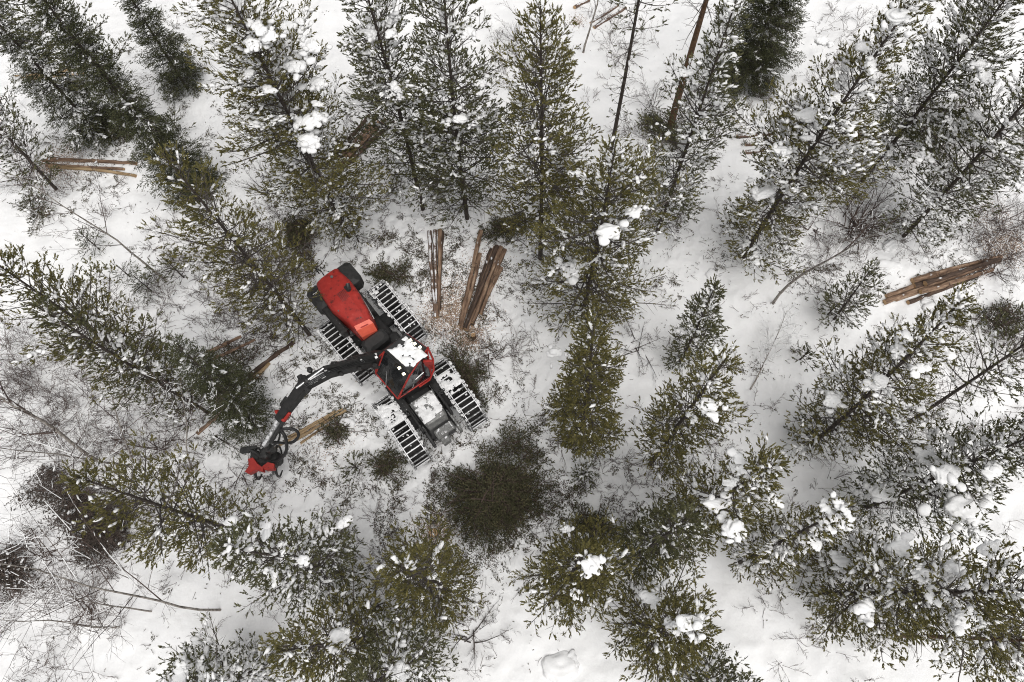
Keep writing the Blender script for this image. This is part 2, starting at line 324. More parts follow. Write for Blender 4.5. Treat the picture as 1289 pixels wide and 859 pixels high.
# ------------------------------------------------------------------ trees
def bent(p0, d0, L, n, bend, rng, wob=0.06):
    pts = [np.array(p0, float)]; d = np.array(d0, float)
    for k in range(n):
        d = d+np.array([0, 0, bend/n])+rng.normal(0, wob, 3); d /= np.linalg.norm(d); pts.append(pts[-1]+d*L/n)
    return np.array(pts)
def conifer(name, apex, base, R=1.4, cb=0.3, snow=0.2, dens=1.0, kind='pine', seed=0, label='', group=None, lumps=(), trunk_r=None, bark='bark', nm=None, bare=0.35, big=None, hmax=15.0):
    rng = np.random.RandomState(seed*7+13)
    B = P(*base); k = K(*apex); s = float(B[:2]@k/(k@k)); h = min(CAMZ-s, hmax); top = k*(CAMZ-h)
    off = top-B[:2]; L = np.linalg.norm(off)
    if L > 0.22*h: off = off*(0.22*h/L)
    B[2] = float(gz(B[0], B[1]))-0.05
    root = empty(name, B, label, kind if kind == 'spruce' else 'pine tree', group)
    root['category'] = 'spruce tree' if kind == 'spruce' else 'pine tree'
    # trunk curve
    nt_ = 12; tt = np.linspace(0, 1, nt_+1); sw = rng.normal(0, .035, 2)*h/8
    tr = np.stack([off[0]*tt**1.15+np.sin(tt*3.1)*sw[0], off[1]*tt**1.15+np.sin(tt*3.1)*sw[1], tt*h], 1)
    r0 = trunk_r or (0.014+0.0050*h); tmb = MB(); tube(tmb, tr, r0*(1-tt)**.8+0.012, 8, 0)
    at = lambda z: np.array([np.interp(z, tr[:, 2], tr[:, i]) for i in range(3)])
    S0, S1, SR = [], [], []           # twig segments
    NP, ND, NL = [], [], []           # shoots
    W0_, W1_, WR = [], [], []         # snow lines
    sc, sa, ss = [], [], []           # snow pads
    fz, fd, BP = [], [], []
    ph0, fr = rng.uniform(0, 6.28), rng.uniform(.8, 1.6)
    z = cb*h*bare+0.3
    spr = kind == 'spruce'
    whorl = (0.30 if spr else 0.36)/max(dens, .3)**.5
    while z < h*0.985:
        t = (z-cb*h)/(h-cb*h); live = t > 0
        nb = rng.randint(4, 7) if live else rng.randint(3, 6)
        az0 = rng.uniform(0, 6.28)
        for q in range(nb):
            zz = z+rng.uniform(-.12, .12); az = az0+q*6.283/nb+rng.normal(0, .25)
            if live:
                pr = ((1-t)**.8) if spr else min(1, (1-t)*1.75+.05)**.9*(.80+.25*min(1, t*3))
                Lb = 1.22*R*pr*rng.uniform(.5, 1.15)*(1+.28*math.sin(az*2+ph0*3+zz*.9)+.18*math.sin(az*3-zz*2.1+ph0))+0.10
                if rng.rand() < (.04 if spr else .10): continue
                el = math.radians((-22+50*t) if spr else (2+44*t**1.3))+rng.normal(0, .10); bend = .25 if spr else .42
            else:
                Lb = R*rng.uniform(.4, 1.1)*(.6+.5*z/(cb*h+.1)); el = rng.normal(-.1, .2); bend = 0.0
            d0 = np.array([math.cos(az)*math.cos(el), math.sin(az)*math.cos(el), math.sin(el)])
            nn = 5; pts = bent(at(min(zz, h*.99)), d0, Lb, nn, bend, rng)
            rb = (0.010+0.010*Lb)*(1-np.linspace(0, 1, nn+1)*.75)
            S0.append(pts[:-1]); S1.append(pts[1:]); SR.append(np.stack([rb[:-1], rb[1:]], 1))
            if live and Lb > .5: BP.append(pts)
            patch = (0.5+0.5*math.sin(az*2+ph0+zz*fr*1.7))*1.5*snow
            if rng.rand() < patch+snow*.3:
                m_ = rng.randint(1, 5); vv = rng.uniform(.2, .95, m_)*nn; ii = np.minimum(vv.astype(int), nn-1)
                sc.append(np.stack([np.interp(vv, np.arange(nn+1), pts[:, i]) for i in range(3)], 1)+[0, 0, .03]); sa.append((pts[1:]-pts[:-1])[ii]); ss.append(rng.uniform(.4, 1.3, m_))
            step = (0.115 if spr else 0.155)/max(dens, .3)**.5; n2 = max(2, int(Lb*.85/step))
            u = np.linspace(.16, .98, n2)+rng.uniform(-.03, .03, n2); u = np.clip(u, .05, 1)
            ip = np.stack([np.interp(u*nn, np.arange(nn+1), pts[:, i]) for i in range(3)], 1)
            dd = nrm(np.diff(pts, axis=0))[np.minimum((u*nn).astype(int), nn-1)]
            sd, _ = frames(dd); sg = np.where(np.arange(n2) % 2, 1, -1)[:, None]
            l2 = ((.50*Lb*(1-u)+.16)*rng.uniform(.6, 1.2, n2))
            d2 = nrm(dd*rng.uniform(.6, 1.1, (n2, 1))+sd*sg*.85+np.array([0, 0, .12 if not spr else -.10])+rng.normal(0, .16, (n2, 3)))
            e2 = ip+d2*l2[:, None]+np.array([0, 0, .10 if not spr else -.05])*l2[:, None]
            S0.append(ip); S1.append(e2); SR.append(np.stack([np.full(n2, .007), np.full(n2, .003)], 1))
            if not live:
                # dead twigs: a second order of bare twiglets
                m_ = rng.rand(n2) < .9; b3 = (ip+e2)[m_]/2; d3 = nrm(d2[m_]+rng.normal(0, .5, (m_.sum(), 3)))
                S0.append(b3); S1.append(b3+d3*l2[m_][:, None]*.6); SR.append(np.tile([[.005, .002]], (m_.sum(), 1)))
                if rng.rand() < .35:
                    NP.append(e2); ND.append(d2); NL.append(np.full(n2, .1))
                continue
            # shoots along each secondary
            st3 = (.085 if spr else .135)/max(dens, .3)**.4
            for a_ in range(n2):
                if not spr and math.sin(ip[a_][0]*5.1+ph0*5)+math.sin(ip[a_][1]*4.7+ph0*9)+math.sin(ip[a_][2]*4.3+ph0)+rng.normal(0, .7) > 1.6: continue
                n3 = max(1, int(l2[a_]/st3)); v = (np.arange(n3)+rng.uniform(.2, .8, n3))/n3
                keep = v > (.05 if spr else .28)*(rng.rand(n3) < .8)
                v = v[keep]
                if len(v) == 0: v = np.array([.9])
                q3 = ip[a_]+(e2[a_]-ip[a_])*v[:, None]
                s3, _ = frames(np.repeat(d2[a_:a_+1], len(v), 0)); g3 = np.where(np.arange(len(v)) % 2, 1, -1)[:, None]
                d3 = nrm(d2[a_]+s3*g3*rng.uniform(.3, 1.0, (len(v), 1))+np.array([0, 0, .22 if not spr else -.05])+rng.normal(0, .18, (len(v), 3)))
                NP.append(q3); ND.append(d3); NL.append(rng.uniform(.10, .22, len(v)))
                NP.append(e2[a_:a_+1]-d2[a_:a_+1]*.03); ND.append(d2[a_:a_+1]); NL.append(np.array([.15]))
                if rng.rand() < patch*.85:
                    fz.append(q3); fd.append(d3)
                    m_ = max(1, int(l2[a_]/.10)); vv = rng.uniform(.15, 1.0, m_)
                    sc.append(ip[a_]+(e2[a_]-ip[a_])*vv[:, None]+np.array([0, 0, .045])+rng.normal(0, .02, (m_, 3))); sa.append(np.repeat(d2[a_:a_+1], m_, 0)*np.array([[1, 1, .6]])); ss.append(rng.uniform(.5, 1.25, m_)**1.5)
            # leader shoot
            NP.append(pts[-2:]); ND.append(np.repeat((pts[-1]-pts[-2])[None], 2, 0)); NL.append(np.array([.12, .2]))
        z += whorl*rng.uniform(.75, 1.3)
    # top leader
    zt = np.linspace(h*.93, h, 6); NP.append(np.array([at(a) for a in zt])); ND.append(np.tile([[off[0]/h, off[1]/h, 1.]], (6, 1))); NL.append(np.full(6, .16))
    S0 = np.concatenate(S0); S1 = np.concatenate(S1); SR = np.concatenate(SR)
    NP = np.concatenate(NP); ND = np.concatenate(ND); NL = np.concatenate(NL)
    tmb.build('trunk', M[bark], root)
    lm = MB(); segs(lm, S0, S1, SR[:, 0], SR[:, 1], 3); tag(lm.build('branches', M['twig_grey'], root), kind='stuff')
    cm = MB()
    needles(cm, NP, ND, NL, 13 if not spr else 8, rng, nl=.075 if not spr else .05, wd=.0145 if not spr else .013, spread=.66 if not spr else .8)
    cm.build('crown', M[nm or ('spruce' if spr else 'pine')], root)
    if snow > 0:
        sm = MB()
        if W0_:
            a, b, r = np.concatenate(W0_), np.concatenate(W1_), np.concatenate(WR)
            upv = np.array([0, 0, .8]); segs(sm, a+upv*r[:, :1], b+upv*r[:, 1:], r[:, 0], r[:, 1], 5, smooth=True)
        if sc:
            c_, a_, s_ = np.concatenate(sc), np.concatenate(sa), np.concatenate(ss)
            blobs(sm, c_, a_, .095*s_, .040*s_, .030*s_, ICO0, .4, rng)
            f_, g_ = (np.concatenate(fz), np.concatenate(fd)) if fz else (np.zeros((0, 3)), np.zeros((0, 3)))
            needles(sm, f_+[0, 0, .018], g_, np.full(len(f_), .13), 5, rng, nl=.055, wd=.015, spread=.5)
        nbig = int(big if big is not None else 3+16*snow*snow)
        if sc and nbig:
            for j_ in range(int(nbig*1.6)):
                bp = BP[rng.randint(len(BP))]; u0 = rng.uniform(.25, .7); wl = rng.uniform(.045, .10); vv = np.arange(u0, rng.uniform(u0+.1, 1.02), .05)*5
                for q_ in vv:
                    if rng.rand() < .2: continue
                    c1 = np.array([np.interp(q_, np.arange(6), bp[:, i]) for i in range(3)])+rng.normal(0, wl*.5, 3)*[1, 1, .2]+[0, 0, .03]
                    lump(sm, c1, (wl*rng.uniform(.6, 1.3), wl*rng.uniform(.6, 1.3), wl), int(rng.randint(99999)), .42, unit=ICO1, bumps=.35)
        if snow > .3 and len(sc):
            PT = np.concatenate(sc)
            for j_ in range(int(15*snow)):
                q_ = PT[rng.randint(len(PT))]; near = np.hypot(PT[:, 0]-q_[0], PT[:, 1]-q_[1]) < .18; q_ = PT[near][np.argmax(PT[near][:, 2])]
                rr_ = rng.uniform(.06, .16); dr = nrm((q_*[1, 1, 0])[None])[0]
                for t_ in range(rng.randint(2, 5)): lump(sm, q_+dr*rr_*(t_-1)*.8+rng.normal(0, rr_*.25, 3)*[1, 1, .3], (rr_*rng.uniform(.6, 1.1), rr_*rng.uniform(.6, 1.1), rr_), int(rng.randint(99999)), .4, unit=ICO1 if rr_ < .12 else ICO2, bumps=.4)
        for j_, (lx, ly, lz, lr) in enumerate(lumps):
            cc = (NP+B-[0, 0, CAMZ]) @ RN; ex_, ey_ = W0/2+F0*cc[:, 0]/-cc[:, 2], H0/2-F0*cc[:, 1]/-cc[:, 2]
            near = np.hypot(ex_-lx, ey_-ly) < 9
            if near.sum() > 3: lz = float(np.sort((NP+B)[near, 2])[-3])+.05
            q = P(lx, ly, lz)-B; lump(sm, q, (lr, lr*rng.uniform(.55, .85), lr), seed*31+j_, .5, unit=ICO3, bumps=.3)
            for _ in range(9): lump(sm, q+rng.normal(0, lr*.75, 3)*[1, 1, .3], (lr*rng.uniform(.2, .55), lr*rng.uniform(.2, .5), lr*.4), seed*31+int(rng.randint(999)), .6, unit=ICO1)
        if sm.n: tag(sm.build('snow_load', M['snow'], root), kind='stuff')
    return root

def grow(rng, p, d, L, r, depth, S, kids=(5, 8), ang=.7, up=.15, shrink=.5, nseg=6, wob=.09, start=.25):
    pts = [np.array(p, float)]; d = np.array(d, float); d /= np.linalg.norm(d)
    for k in range(nseg):
        d = d+rng.normal(0, wob, 3)+np.array([0, 0, up/nseg]); d /= np.linalg.norm(d); pts.append(pts[-1]+d*L/nseg)
    pts = np.array(pts); rr = r*(1-np.linspace(0, 1, nseg+1)*.8)
    for k in range(nseg): S[depth if depth < 3 else 3].append((pts[k], pts[k+1], rr[k], rr[k+1]))
    if depth >= S['max']: return
    n = rng.randint(*kids) if depth == 0 else (rng.randint(4, 8) if depth == 1 else rng.randint(2, 5))
    for q in range(n):
        u = start+(1-start)*(q+rng.rand())/n; i = min(int(u*nseg), nseg-1); f = u*nseg-i
        pp = pts[i]*(1-f)+pts[i+1]*f; dd = pts[i+1]-pts[i]; dd /= np.linalg.norm(dd)
        rd = rng.normal(size=3); rd -= dd*rd.dot(dd); rd /= np.linalg.norm(rd)
        a = ang*rng.uniform(.7, 1.3); nd = dd*math.cos(a)+rd*math.sin(a)
        grow(rng, pp, nd, L*shrink*rng.uniform(.6, 1.15)*(1.1-.5*u), max(rr[i]*.55, .0055-.0008*depth), depth+1, S, kids, ang, up, shrink, 4, wob*1.2, .15)
def bare_tree(name, apex, base, label, seed, r=.05, group=None, bark='birch', depth=3, snow=.15, cat=None, hmax=9, kids=(9, 14), shrink=.34, tw='twig', L=None, ang=.75, start=.25):
    rng = np.random.RandomState(seed+900)
    B = P(*base); k = K(*apex); s = float(B[:2]@k/(k@k)); h = min(max(CAMZ-s, 1.2), hmax); top = k*(CAMZ-h); off = top-B[:2]
    B[2] = float(gz(B[0], B[1]))-.04
    root = empty(name, B, label, cat or 'birch tree', group)
    d = np.array([off[0], off[1], h]); Ln = np.linalg.norm(d)
    S = {0: [], 1: [], 2: [], 3: [], 'max': depth}
    grow(rng, (0, 0, 0), d, Ln, r, 0, S, kids, ang, .1, shrink, 10, .06, start)
    t = MB(); pts = [S[0][0][0]]+[x[1] for x in S[0]]; rr = [S[0][0][2]]+[x[3] for x in S[0]]; tube(t, pts, np.array(rr), 8); t.build('trunk', M[bark], root)
    X = S[1]+S[2]+S[3]; a = np.array([x[0] for x in X]); b = np.array([x[1] for x in X]); r1 = np.array([x[2] for x in X]); r2 = np.array([x[3] for x in X])
    tb = MB(); segs(tb, a, b, r1, r2, 4); tag(tb.build('branches', M[tw], root), kind='stuff')
    if snow:
        m_ = rng.rand(len(a)) < snow; sm = MB(); segs(sm, a[m_]+[0, 0, .008], b[m_]+[0, 0, .008], r1[m_]+.006, r2[m_]+.005, 4, smooth=True)
        if sm.n: tag(sm.build('snow_load', M['snow'], root), kind='stuff')
    return root
def bush(px, py, rad, label, seed, n=9, snow=.1, tw='twig', up=1.0, kids=(4, 7), name='bare_bush', group='leafless bushes in the snow', cat='bush', dirpx=None):
    rng = np.random.RandomState(seed+300); B = P(px, py); B[2] = float(gz(B[0], B[1]))-.03
    root = empty(name, B, label, cat, group); S = {0: [], 1: [], 2: [], 3: [], 'max': 2}
    dv = np.zeros(2)
    if dirpx: dv = P(*dirpx)[:2]-B[:2]; dv = dv/np.linalg.norm(dv)
    for k in range(n):
        az = rng.uniform(0, 6.28); e = rng.uniform(.3, 1.2)*up
        d = np.array([math.cos(az)*.8+dv[0]*1.1, math.sin(az)*.8+dv[1]*1.1, e]); o = rng.normal(0, .12*rad, 2)
        grow(rng, (o[0], o[1], 0), d, rad*rng.uniform(.6, 1.2), .013+.005*rad, 0, S, kids, .65, .05, .45, 6, .08, .2)
    t = MB()
    X = S[0]; segs(t, [x[0] for x in X], [x[1] for x in X], np.array([x[2] for x in X]), np.array([x[3] for x in X]), 4); tag(t.build('stems', M[tw], root), kind='stuff')
    t = MB(); X = S[1]+S[2]+S[3]
    a = np.array([x[0] for x in X]); b = np.array([x[1] for x in X]); r1 = np.array([x[2] for x in X]); r2 = np.array([x[3] for x in X])
    segs(t, a, b, r1, r2, 3); tag(t.build('twigs', M[tw], root), kind='stuff')
    if snow:
        m_ = rng.rand(len(a)) < snow; sm = MB(); segs(sm, a[m_]+[0, 0, .01], b[m_]+[0, 0, .01], r1[m_]+.008, r2[m_]+.007, 4, smooth=True)
        if sm.n: tag(sm.build('snow_load', M['snow'], root), kind='stuff')
    return root
def brush_pile(px, py, rx, ry, rot, hgt, label, seed, nm='slash', n=260, snow=.0):
    """heap of cut branches with their needles"""
    rng = np.random.RandomState(seed+60); B = P(px, py); B[2] = float(gz(B[0], B[1]))
    root = empty('brush_pile', B, label, 'brush pile', 'heaps of cut branches')
    n = max(8, int(n*.15)); tb, cm = MB(), MB(); QQ, DD = [], []; c, s = math.cos(rot), math.sin(rot)
    cl = rng.normal(0, .38, (5, 2))
    for k in range(n):
        u = cl[rng.randint(5)]+rng.normal(0, .30, 2); rr = np.linalg.norm(u)
        if rr > 1.05: continue
        x, y = u[0]*rx*c-u[1]*ry*s, u[0]*rx*s+u[1]*ry*c; z = .04+hgt*max(0, 1-rr**1.6)*rng.uniform(.5, 1.05)
        L = rng.choice([.7, .9, 1.2, 1.7])*rng.uniform(.8, 1.15)*min(1.25, .55+.4*max(rx, ry)); az = math.atan2(y, x)+rng.normal(0, .55) if rng.rand() < .75 else rng.uniform(0, 6.28)
        d = np.array([math.cos(az), math.sin(az), rng.normal(.05, .30)]); p0 = np.array([x, y, z])-d*L*.45
        bp = bent(p0, d, L, 5, rng.normal(0, .25), rng, .1); bp[:, 2] = np.maximum(bp[:, 2], .02)
        rb = .016*(1-np.linspace(0, 1, 6)*.8); segs(tb, bp[:-1], bp[1:], rb[:-1], rb[1:], 4)
        n2 = int(L/.07); uu = np.linspace(.15, 1, n2)*5; q = np.stack([np.interp(uu, np.arange(6), bp[:, i_]) for i_ in range(3)], 1)
        dd = nrm(np.diff(bp, axis=0))[np.minimum(uu.astype(int), 4)]; sd, _ = frames(dd); sg = np.where(np.arange(n2) % 2, 1, -1)[:, None]
        d2 = nrm(dd*.8+sd*sg+rng.normal(0, .2, q.shape)); l2 = (.30*L*(1-uu/5)+.09)*rng.uniform(.6, 1.2, n2); e = q+d2*l2[:, None]
        segs(tb, q, e, .006, .003, 3)
        for a_ in range(n2):
            m3 = max(1, int(l2[a_]/.07)); v3 = (np.arange(m3)+rng.uniform(.2, 1, m3))/m3; s3, _ = frames(np.repeat(d2[a_:a_+1], m3, 0))
            QQ.append(q[a_]+(e[a_]-q[a_])*v3[:, None]); DD.append(nrm(d2[a_]+s3*np.where(np.arange(m3) % 2, 1, -1)[:, None]*.6+rng.normal(0, .2, (m3, 3))))
    for k in range(max(2, n//9)):      # bare sticks poking out
        az = rng.uniform(0, 6.28); L = rng.uniform(.5, 1.1)*max(rx, ry); d = np.array([math.cos(az), math.sin(az), rng.uniform(-.1, .3)]); p0 = np.array([rng.normal(0, .3)*rx, rng.normal(0, .3)*ry, hgt*.6])
        segs(tb, p0, p0+d*L, .014, .006, 4)
    tag(tb.build('branches', M['twig'], root), kind='stuff')
    q = np.concatenate(QQ); d2 = np.concatenate(DD); q[:, 2] = np.maximum(q[:, 2], .015)
    needles(cm, q, d2, np.full(len(q), .12), 6, rng, nl=.07, wd=.016, spread=.6); cm.build('foliage', M[nm], root)
    if snow:
        sm = MB(); i = rng.choice(len(q), int(len(q)*snow), replace=False)
        blobs(sm, q[i]+[0, 0, .05], d2[i], rng.uniform(.04, .13, len(i)), rng.uniform(.03, .07, len(i)), .03, ICO0, .3, rng); tag(sm.build('snow_load', M['snow'], root), kind='stuff')
    return root

TREES = [
 # apex, base, R, cb, snow, dens, kind, label, extra
 ((680, 5), (680, 325), 1.5, .20, .14, 1.25, 'pine', 'tall olive pine with a straight dark stem, its tip just inside the top edge', {}),
 ((775, 180), (733, 395), 1.95, .06, .28, 1.15, 'pine', 'pine carrying two big white snow clumps, directly below the thin leaning pole tree', dict(lumps=[(765, 293, 4.6, .34), (718, 340, 3.2, .38), (798, 268, 5, .2), (697, 444, 1.5, .25)])),
 ((748, 405), (731, 560), .80, .10, .08, 1.8, 'pine', 'dense narrow olive pine to the right of the harvester, almost free of snow', dict(big=2)),
 ((738, 703), (716, 730), .96, .22, .12, 1.6, 'pine', 'round pine seen from straight above with needles radiating from its tip', dict(lumps=[(745, 712, 8.3, .20), (712, 665, 6, .12), (724, 745, 6.5, .12)], big=2, hmax=9.6)),
 ((915, 450), (818, 585), .88, .22, .20, 1.2, 'pine', 'olive pine with yellowish tip, first one right of the dense narrow pine', dict(lumps=[(890, 510, 6, .22)])),
 ((975, 585), (856, 662), 1.05, .15, .38, 1.0, 'pine', 'wide pine with many snow clumps around its yellow-green tip, right of centre', dict(lumps=[(900, 635, 5, .25), (935, 590, 8, .16), (918, 608, 7, .15), (925, 665, 4.5, .25)])),
 ((868, 650), (800, 700), .82, .10, .20, 1.25, 'pine', 'dark olive pine touching the right side of the round pine', dict(nm='pine2')),
 ((875, 792), (795, 785), 1.0, .15, .30, 1.3, 'pine', 'pine at the bottom edge right of the round snow mound', dict(lumps=[(818, 752, 4, .25), (868, 785, 6, .2)])),
 ((902, 356), (856, 455), .50, .03, .14, 1.5, 'pine', 'small dark young pine standing alone in clean snow right of centre', dict(nm='pine2', big=2)),
 ((1213, 377), (1020, 560), 1.15, .06, .55, 1.15, 'pine', 'leaning-looking snowy pine just below the log pile on the right', dict(lumps=[(1105, 482, 3.5, .28), (1130, 440, 5.5, .18), (1048, 505, 1.8, .25)])),
 ((1345, 395), (1130, 540), .85, .45, .15, .5, 'pine', 'thin sparse pine with a bare black stem running in from the right edge', dict(nm='pine2', bare=.3)),
 ((1065, 640), (932, 708), .62, .10, .65, 1.0, 'pine', 'slim little pine thickly covered with snow, pointing up right beside the wide snowy pine', dict(big=9)),
 ((1335, 742), (1030, 748), 1.32, .06, .62, 1.3, 'pine', 'large green pine loaded with snow patches at the lower right edge', dict(lumps=[(1165, 725, 6, .25), (1130, 690, 5, .3), (1090, 765, 3.5, .25), (1060, 705, 3, .25), (1200, 715, 7, .22), (1215, 780, 6, .25), (1245, 690, 8, .2)])),
 ((1400, 812), (1130, 800), 1.0, .35, .3, .8, 'pine', 'pine with a reddish bare stem in the bottom right corner', dict(bark='bark_red')),
 ((1345, 530), (1090, 640), 1.2, .06, .72, 1.15, 'pine', 'broad snowy pine on the right edge with one very large snow clump', dict(lumps=[(1213, 640, 4.4, .42), (1190, 600, 5, .3), (1165, 575, 4, .25), (1110, 620, 2.5, .3)], nm='pine2')),
 ((945, 885), (868, 852), .85, .10, .25, 1.2, 'pine', 'dark low pine cut by the bottom edge, right of centre', dict(nm='pine2')),
 ((1160, -15), (935, 325), 1.5, .06, .80, 1.25, 'pine', 'snow-laden pine with yellowish tip at the top edge, widest of the upper right', dict(lumps=[(1130, 20, 8, .28), (1015, 145, 5.5, .34), (1035, 52, 8, .2), (1088, 60, 8.5, .2), (1060, 108, 7, .2), (958, 245, 2.5, .3), (985, 190, 4, .25)])),
 ((1318, -70), (1085, 228), 1.5, .16, .6, 1.2, 'pine', 'dark pine in the top right corner with a long slanting dark stem', dict(nm='pine2', lumps=[(1232, 80, 7.5, .22), (1238, 95, 7.2, .2), (1222, 105, 7, .18)])),
 ((1385, 15), (1135, 300), 1.4, .08, .65, 1.1, 'pine', 'sparse snowy pine running in from the right edge above the log pile', dict(lumps=[(1165, 195, 3.5, .2)], nm='pine2')),
 ((930, -10), (828, 290), 1.1, .10, .60, 1.0, 'pine', 'thin mottled snowy pine right of the bare pole tree and red-brown trunk', dict(nm='pine2')),
 ((950, -200), (842, 165), 1.4, .62, .25, .9, 'pine', 'pine with a bare red-brown trunk rising from a black brush heap', dict(bark='bark_red', bare=.8, trunk_r=.15)),
 ((1016, -98), (935, 105), 1.45, .02, .08, 2.6, 'spruce', 'dense dark green spruce at the top edge, right of the red-brown trunk', {}),
 ((834, -180), (769, 190), .75, .5, .15, .5, 'pine', 'thin leaning pole of a pine with sparse branches, right of the tall olive pine', dict(nm='pine2', bare=.3)),
 ((553, -80), (588, 275), 1.6, .13, .32, 1.35, 'pine', 'dark green pine directly left of the tall olive pine', dict(nm='pine2', lumps=[(578, 150, 5.5, .2), (588, 40, 8.8, .2), (605, 105, 7, .18)])),
 ((432, -110), (532, 262), 1.35, .16, .34, 1.1, 'pine', 'grey-green pine at the top edge, its thin foot right of the dark log bundle', dict(nm='pine2', lumps=[(466, 42, 8.5, .2), (492, 42, 8.5, .16)])),
 ((262, -60), (440, 300), 1.65, .10, .62, 1.35, 'pine', 'big pine heavily loaded with snow on its upper right side, upper left of the harvester', dict(lumps=[(390, 152, 6.2, .32), (388, 178, 5.8, .30), (372, 85, 7.4, .3), (400, 105, 7, .28), (340, 45, 8.4, .24), (318, 55, 8.5, .22), (292, 5, 9.3, .25), (360, 35, 8.5, .26), (395, 60, 8, .24)])),
 ((200, -200), (398, 215), 1.2, .15, .30, 1.0, 'pine', 'green pine at the top edge between the snow-loaded pine and the grey-green pine', {}),
 ((204, 193), (390, 422), 1.35, .16, .14, 1.0, 'pine', 'pine with bright yellow-olive tip and twiggy lower crown, its foot at the rear tracks', dict(big=0)),
 ((-8, -80), (250, 243), .82, .02, .14, 2.6, 'spruce', 'slim dark spruce slanting down to the bright olive pine tip, upper left', dict(big=0)),
 ((-70, -110), (205, 170), 1.25, .35, .22, .9, 'pine', 'thin grey-green pine along the left side of the slim dark spruce', dict(nm='pine2')),
 ((-116, -90), (128, 172), 1.1, .02, .30, 1.9, 'spruce', 'wide dark spruce coming in from the top left corner', {}),
 ((-150, 10), (70, 238), 1.1, .1, .40, .9, 'pine', 'snowy pine at the left edge just above the sawdust and thin logs', dict(nm='pine2')),
 ((130, -60), (236, 112), .75, .02, .04, 2.6, 'spruce', 'small very dark spruce near the top edge left of the snow-loaded pine', dict(big=0)),
 ((-25, 318), (240, 500), 1.2, .2, .12, 1.05, 'pine', 'pine on the left edge with olive crown and a long stem slanting down right', dict(big=2)),
 ((45, 385), (262, 520), .8, .15, .30, .8, 'pine', 'greyer, snow-dusted pine directly below the olive pine on the left edge', dict(nm='pine2')),
 ((222, 432), (318, 528), .80, .02, .12, 2.0, 'spruce', 'young dark spruce with white flecks, left of the harvester boom', {}),
 ((95, 600), (318, 675), 1.2, .22, .12, 1.05, 'pine', 'olive pine with a long dark slanting stem, lower left', dict(lumps=[(300, 675, 1.5, .35)], big=1)),
 ((285, 690), (440, 728), 1.12, .10, .50, .9, 'pine', 'pale snow-dusted pine right of the lower left olive pine', dict(nm='pine2')),
 ((352, 820), (478, 800), 1.05, .12, .30, 1.1, 'pine', 'pine with a yellow-olive tip at the bottom edge, left of centre', dict(lumps=[(425, 800, 5, .2), (480, 785, 4, .22)])),
 ((500, 712), (565, 744), 1.05, .12, .18, 1.1, 'pine', 'dense green pine just above the bottom pair, below the orange wood chips', dict(big=3)),
 ((450, 872), (535, 825), 1.1, .12, .35, 1.0, 'pine', 'dark pine cut by the bottom edge, left of the round snow mound', dict(nm='pine2', lumps=[(500, 845, 5, .2)])),
 ((195, 905), (330, 838), 1.2, .05, .95, 1.0, 'pine', 'low pine buried in snow at the bottom edge, lower left', dict(nm='pine2')),
 ((1094, 342), (1048, 404), .66, .03, .20, .9, 'pine', 'small sparse dark pine in the snow left of the log pile', dict(nm='pine2', big=1)),
]
for i, (ap, ba, R, cb, sn, de, kd, lb, ex) in enumerate(TREES):
    conifer('spruce_tree' if kd == 'spruce' else 'pine_tree', ap, ba, R, cb, sn, de, kd, i+1, lb, 'conifers in the snowy thinned forest', **ex)

BARE = [
 ((60, 205), (208, 352), 'thin leafless birch with a grey stem left of the bright olive pine tip', .045, {}),
 ((-120, 430), (122, 580), 'stout tan birch with long curved branches, left edge below the middle', .065, dict(kids=(12, 17), shrink=.5, bark='birch')),
 ((-40, 560), (175, 590), 'low arching birch with pale limbs left of the lower left olive pine', .045, dict(kids=(9, 13), shrink=.5)),
 ((120, 470), (165, 578), 'bare many-branched sapling with tan stem between the two leaning birches and the boom', .035, dict(kids=(9, 12), shrink=.55)),
 ((210, 455), (240, 590), 'leafless tan-stemmed sapling just left of the harvester head', .032, dict(kids=(8, 12), shrink=.5)),
 ((-110, 738), (275, 768), 'snow-lined birch lying low with its pale stem, lower left', .042, dict(kids=(11, 14), shrink=.55, snow=.3)),
 ((-60, 800), (150, 790), 'thin fine-twigged birch at the lower left edge below the snow-lined birch', .035, dict(kids=(10, 15), shrink=.5)),
 ((1094, 215), (972, 383), 'pale birch stem with broken top right of centre', .055, dict(kids=(6, 9), shrink=.35, start=.6)),
 ((750, -60), (734, 68), 'pale birch stem at the top edge beside crossed thin logs', .05, dict(kids=(5, 8))),
 ((520, 180), (488, 240), 'dead leaning sapling by the foot of the grey-green pine', .02, dict(kids=(4, 7), bark='bark', tw='twig_grey')),
 ((1213, 400), (1202, 466), 'upright bare sapling between the log pile and the thin black-stemmed pine', .018, dict(kids=(5, 8))),
 ((1245, 390), (1238, 470), 'second bare sapling, nearer the right edge', .018, dict(kids=(5, 8))),
 ((855, 205), (826, 292), 'thin dead stem with many short twigs at the foot of the mottled pine', .03, dict(kids=(12, 16), bark='bark', tw='twig_grey', shrink=.25)),
 ((1000, 395), (945, 490), 'snow-crusted fallen sapling in clean snow right of the small young pine', .03, dict(kids=(14, 18), snow=.8, shrink=.45, hmax=1.2)),
 ((420, 115), (455, 200), 'slender bare birch beside the dark log bundle', .025, dict(kids=(8, 12))),
 ((1150, 430), (1120, 560), 'bare brown sapling beneath the thin black-stemmed pine', .02, dict(kids=(9, 12), shrink=.4)),
 ((60, 760), (190, 770), 'fine bare twiggy sapling above the low snow-buried pine', .03, dict(kids=(11, 15), shrink=.5)),
]
for i, (a, b, lb, r, ex) in enumerate(BARE): bare_tree('birch_tree' if 'birch' in lb else 'bare_sapling', a, b, lb, i, r, 'leafless trees', cat='birch tree' if 'birch' in lb else 'sapling', **ex)

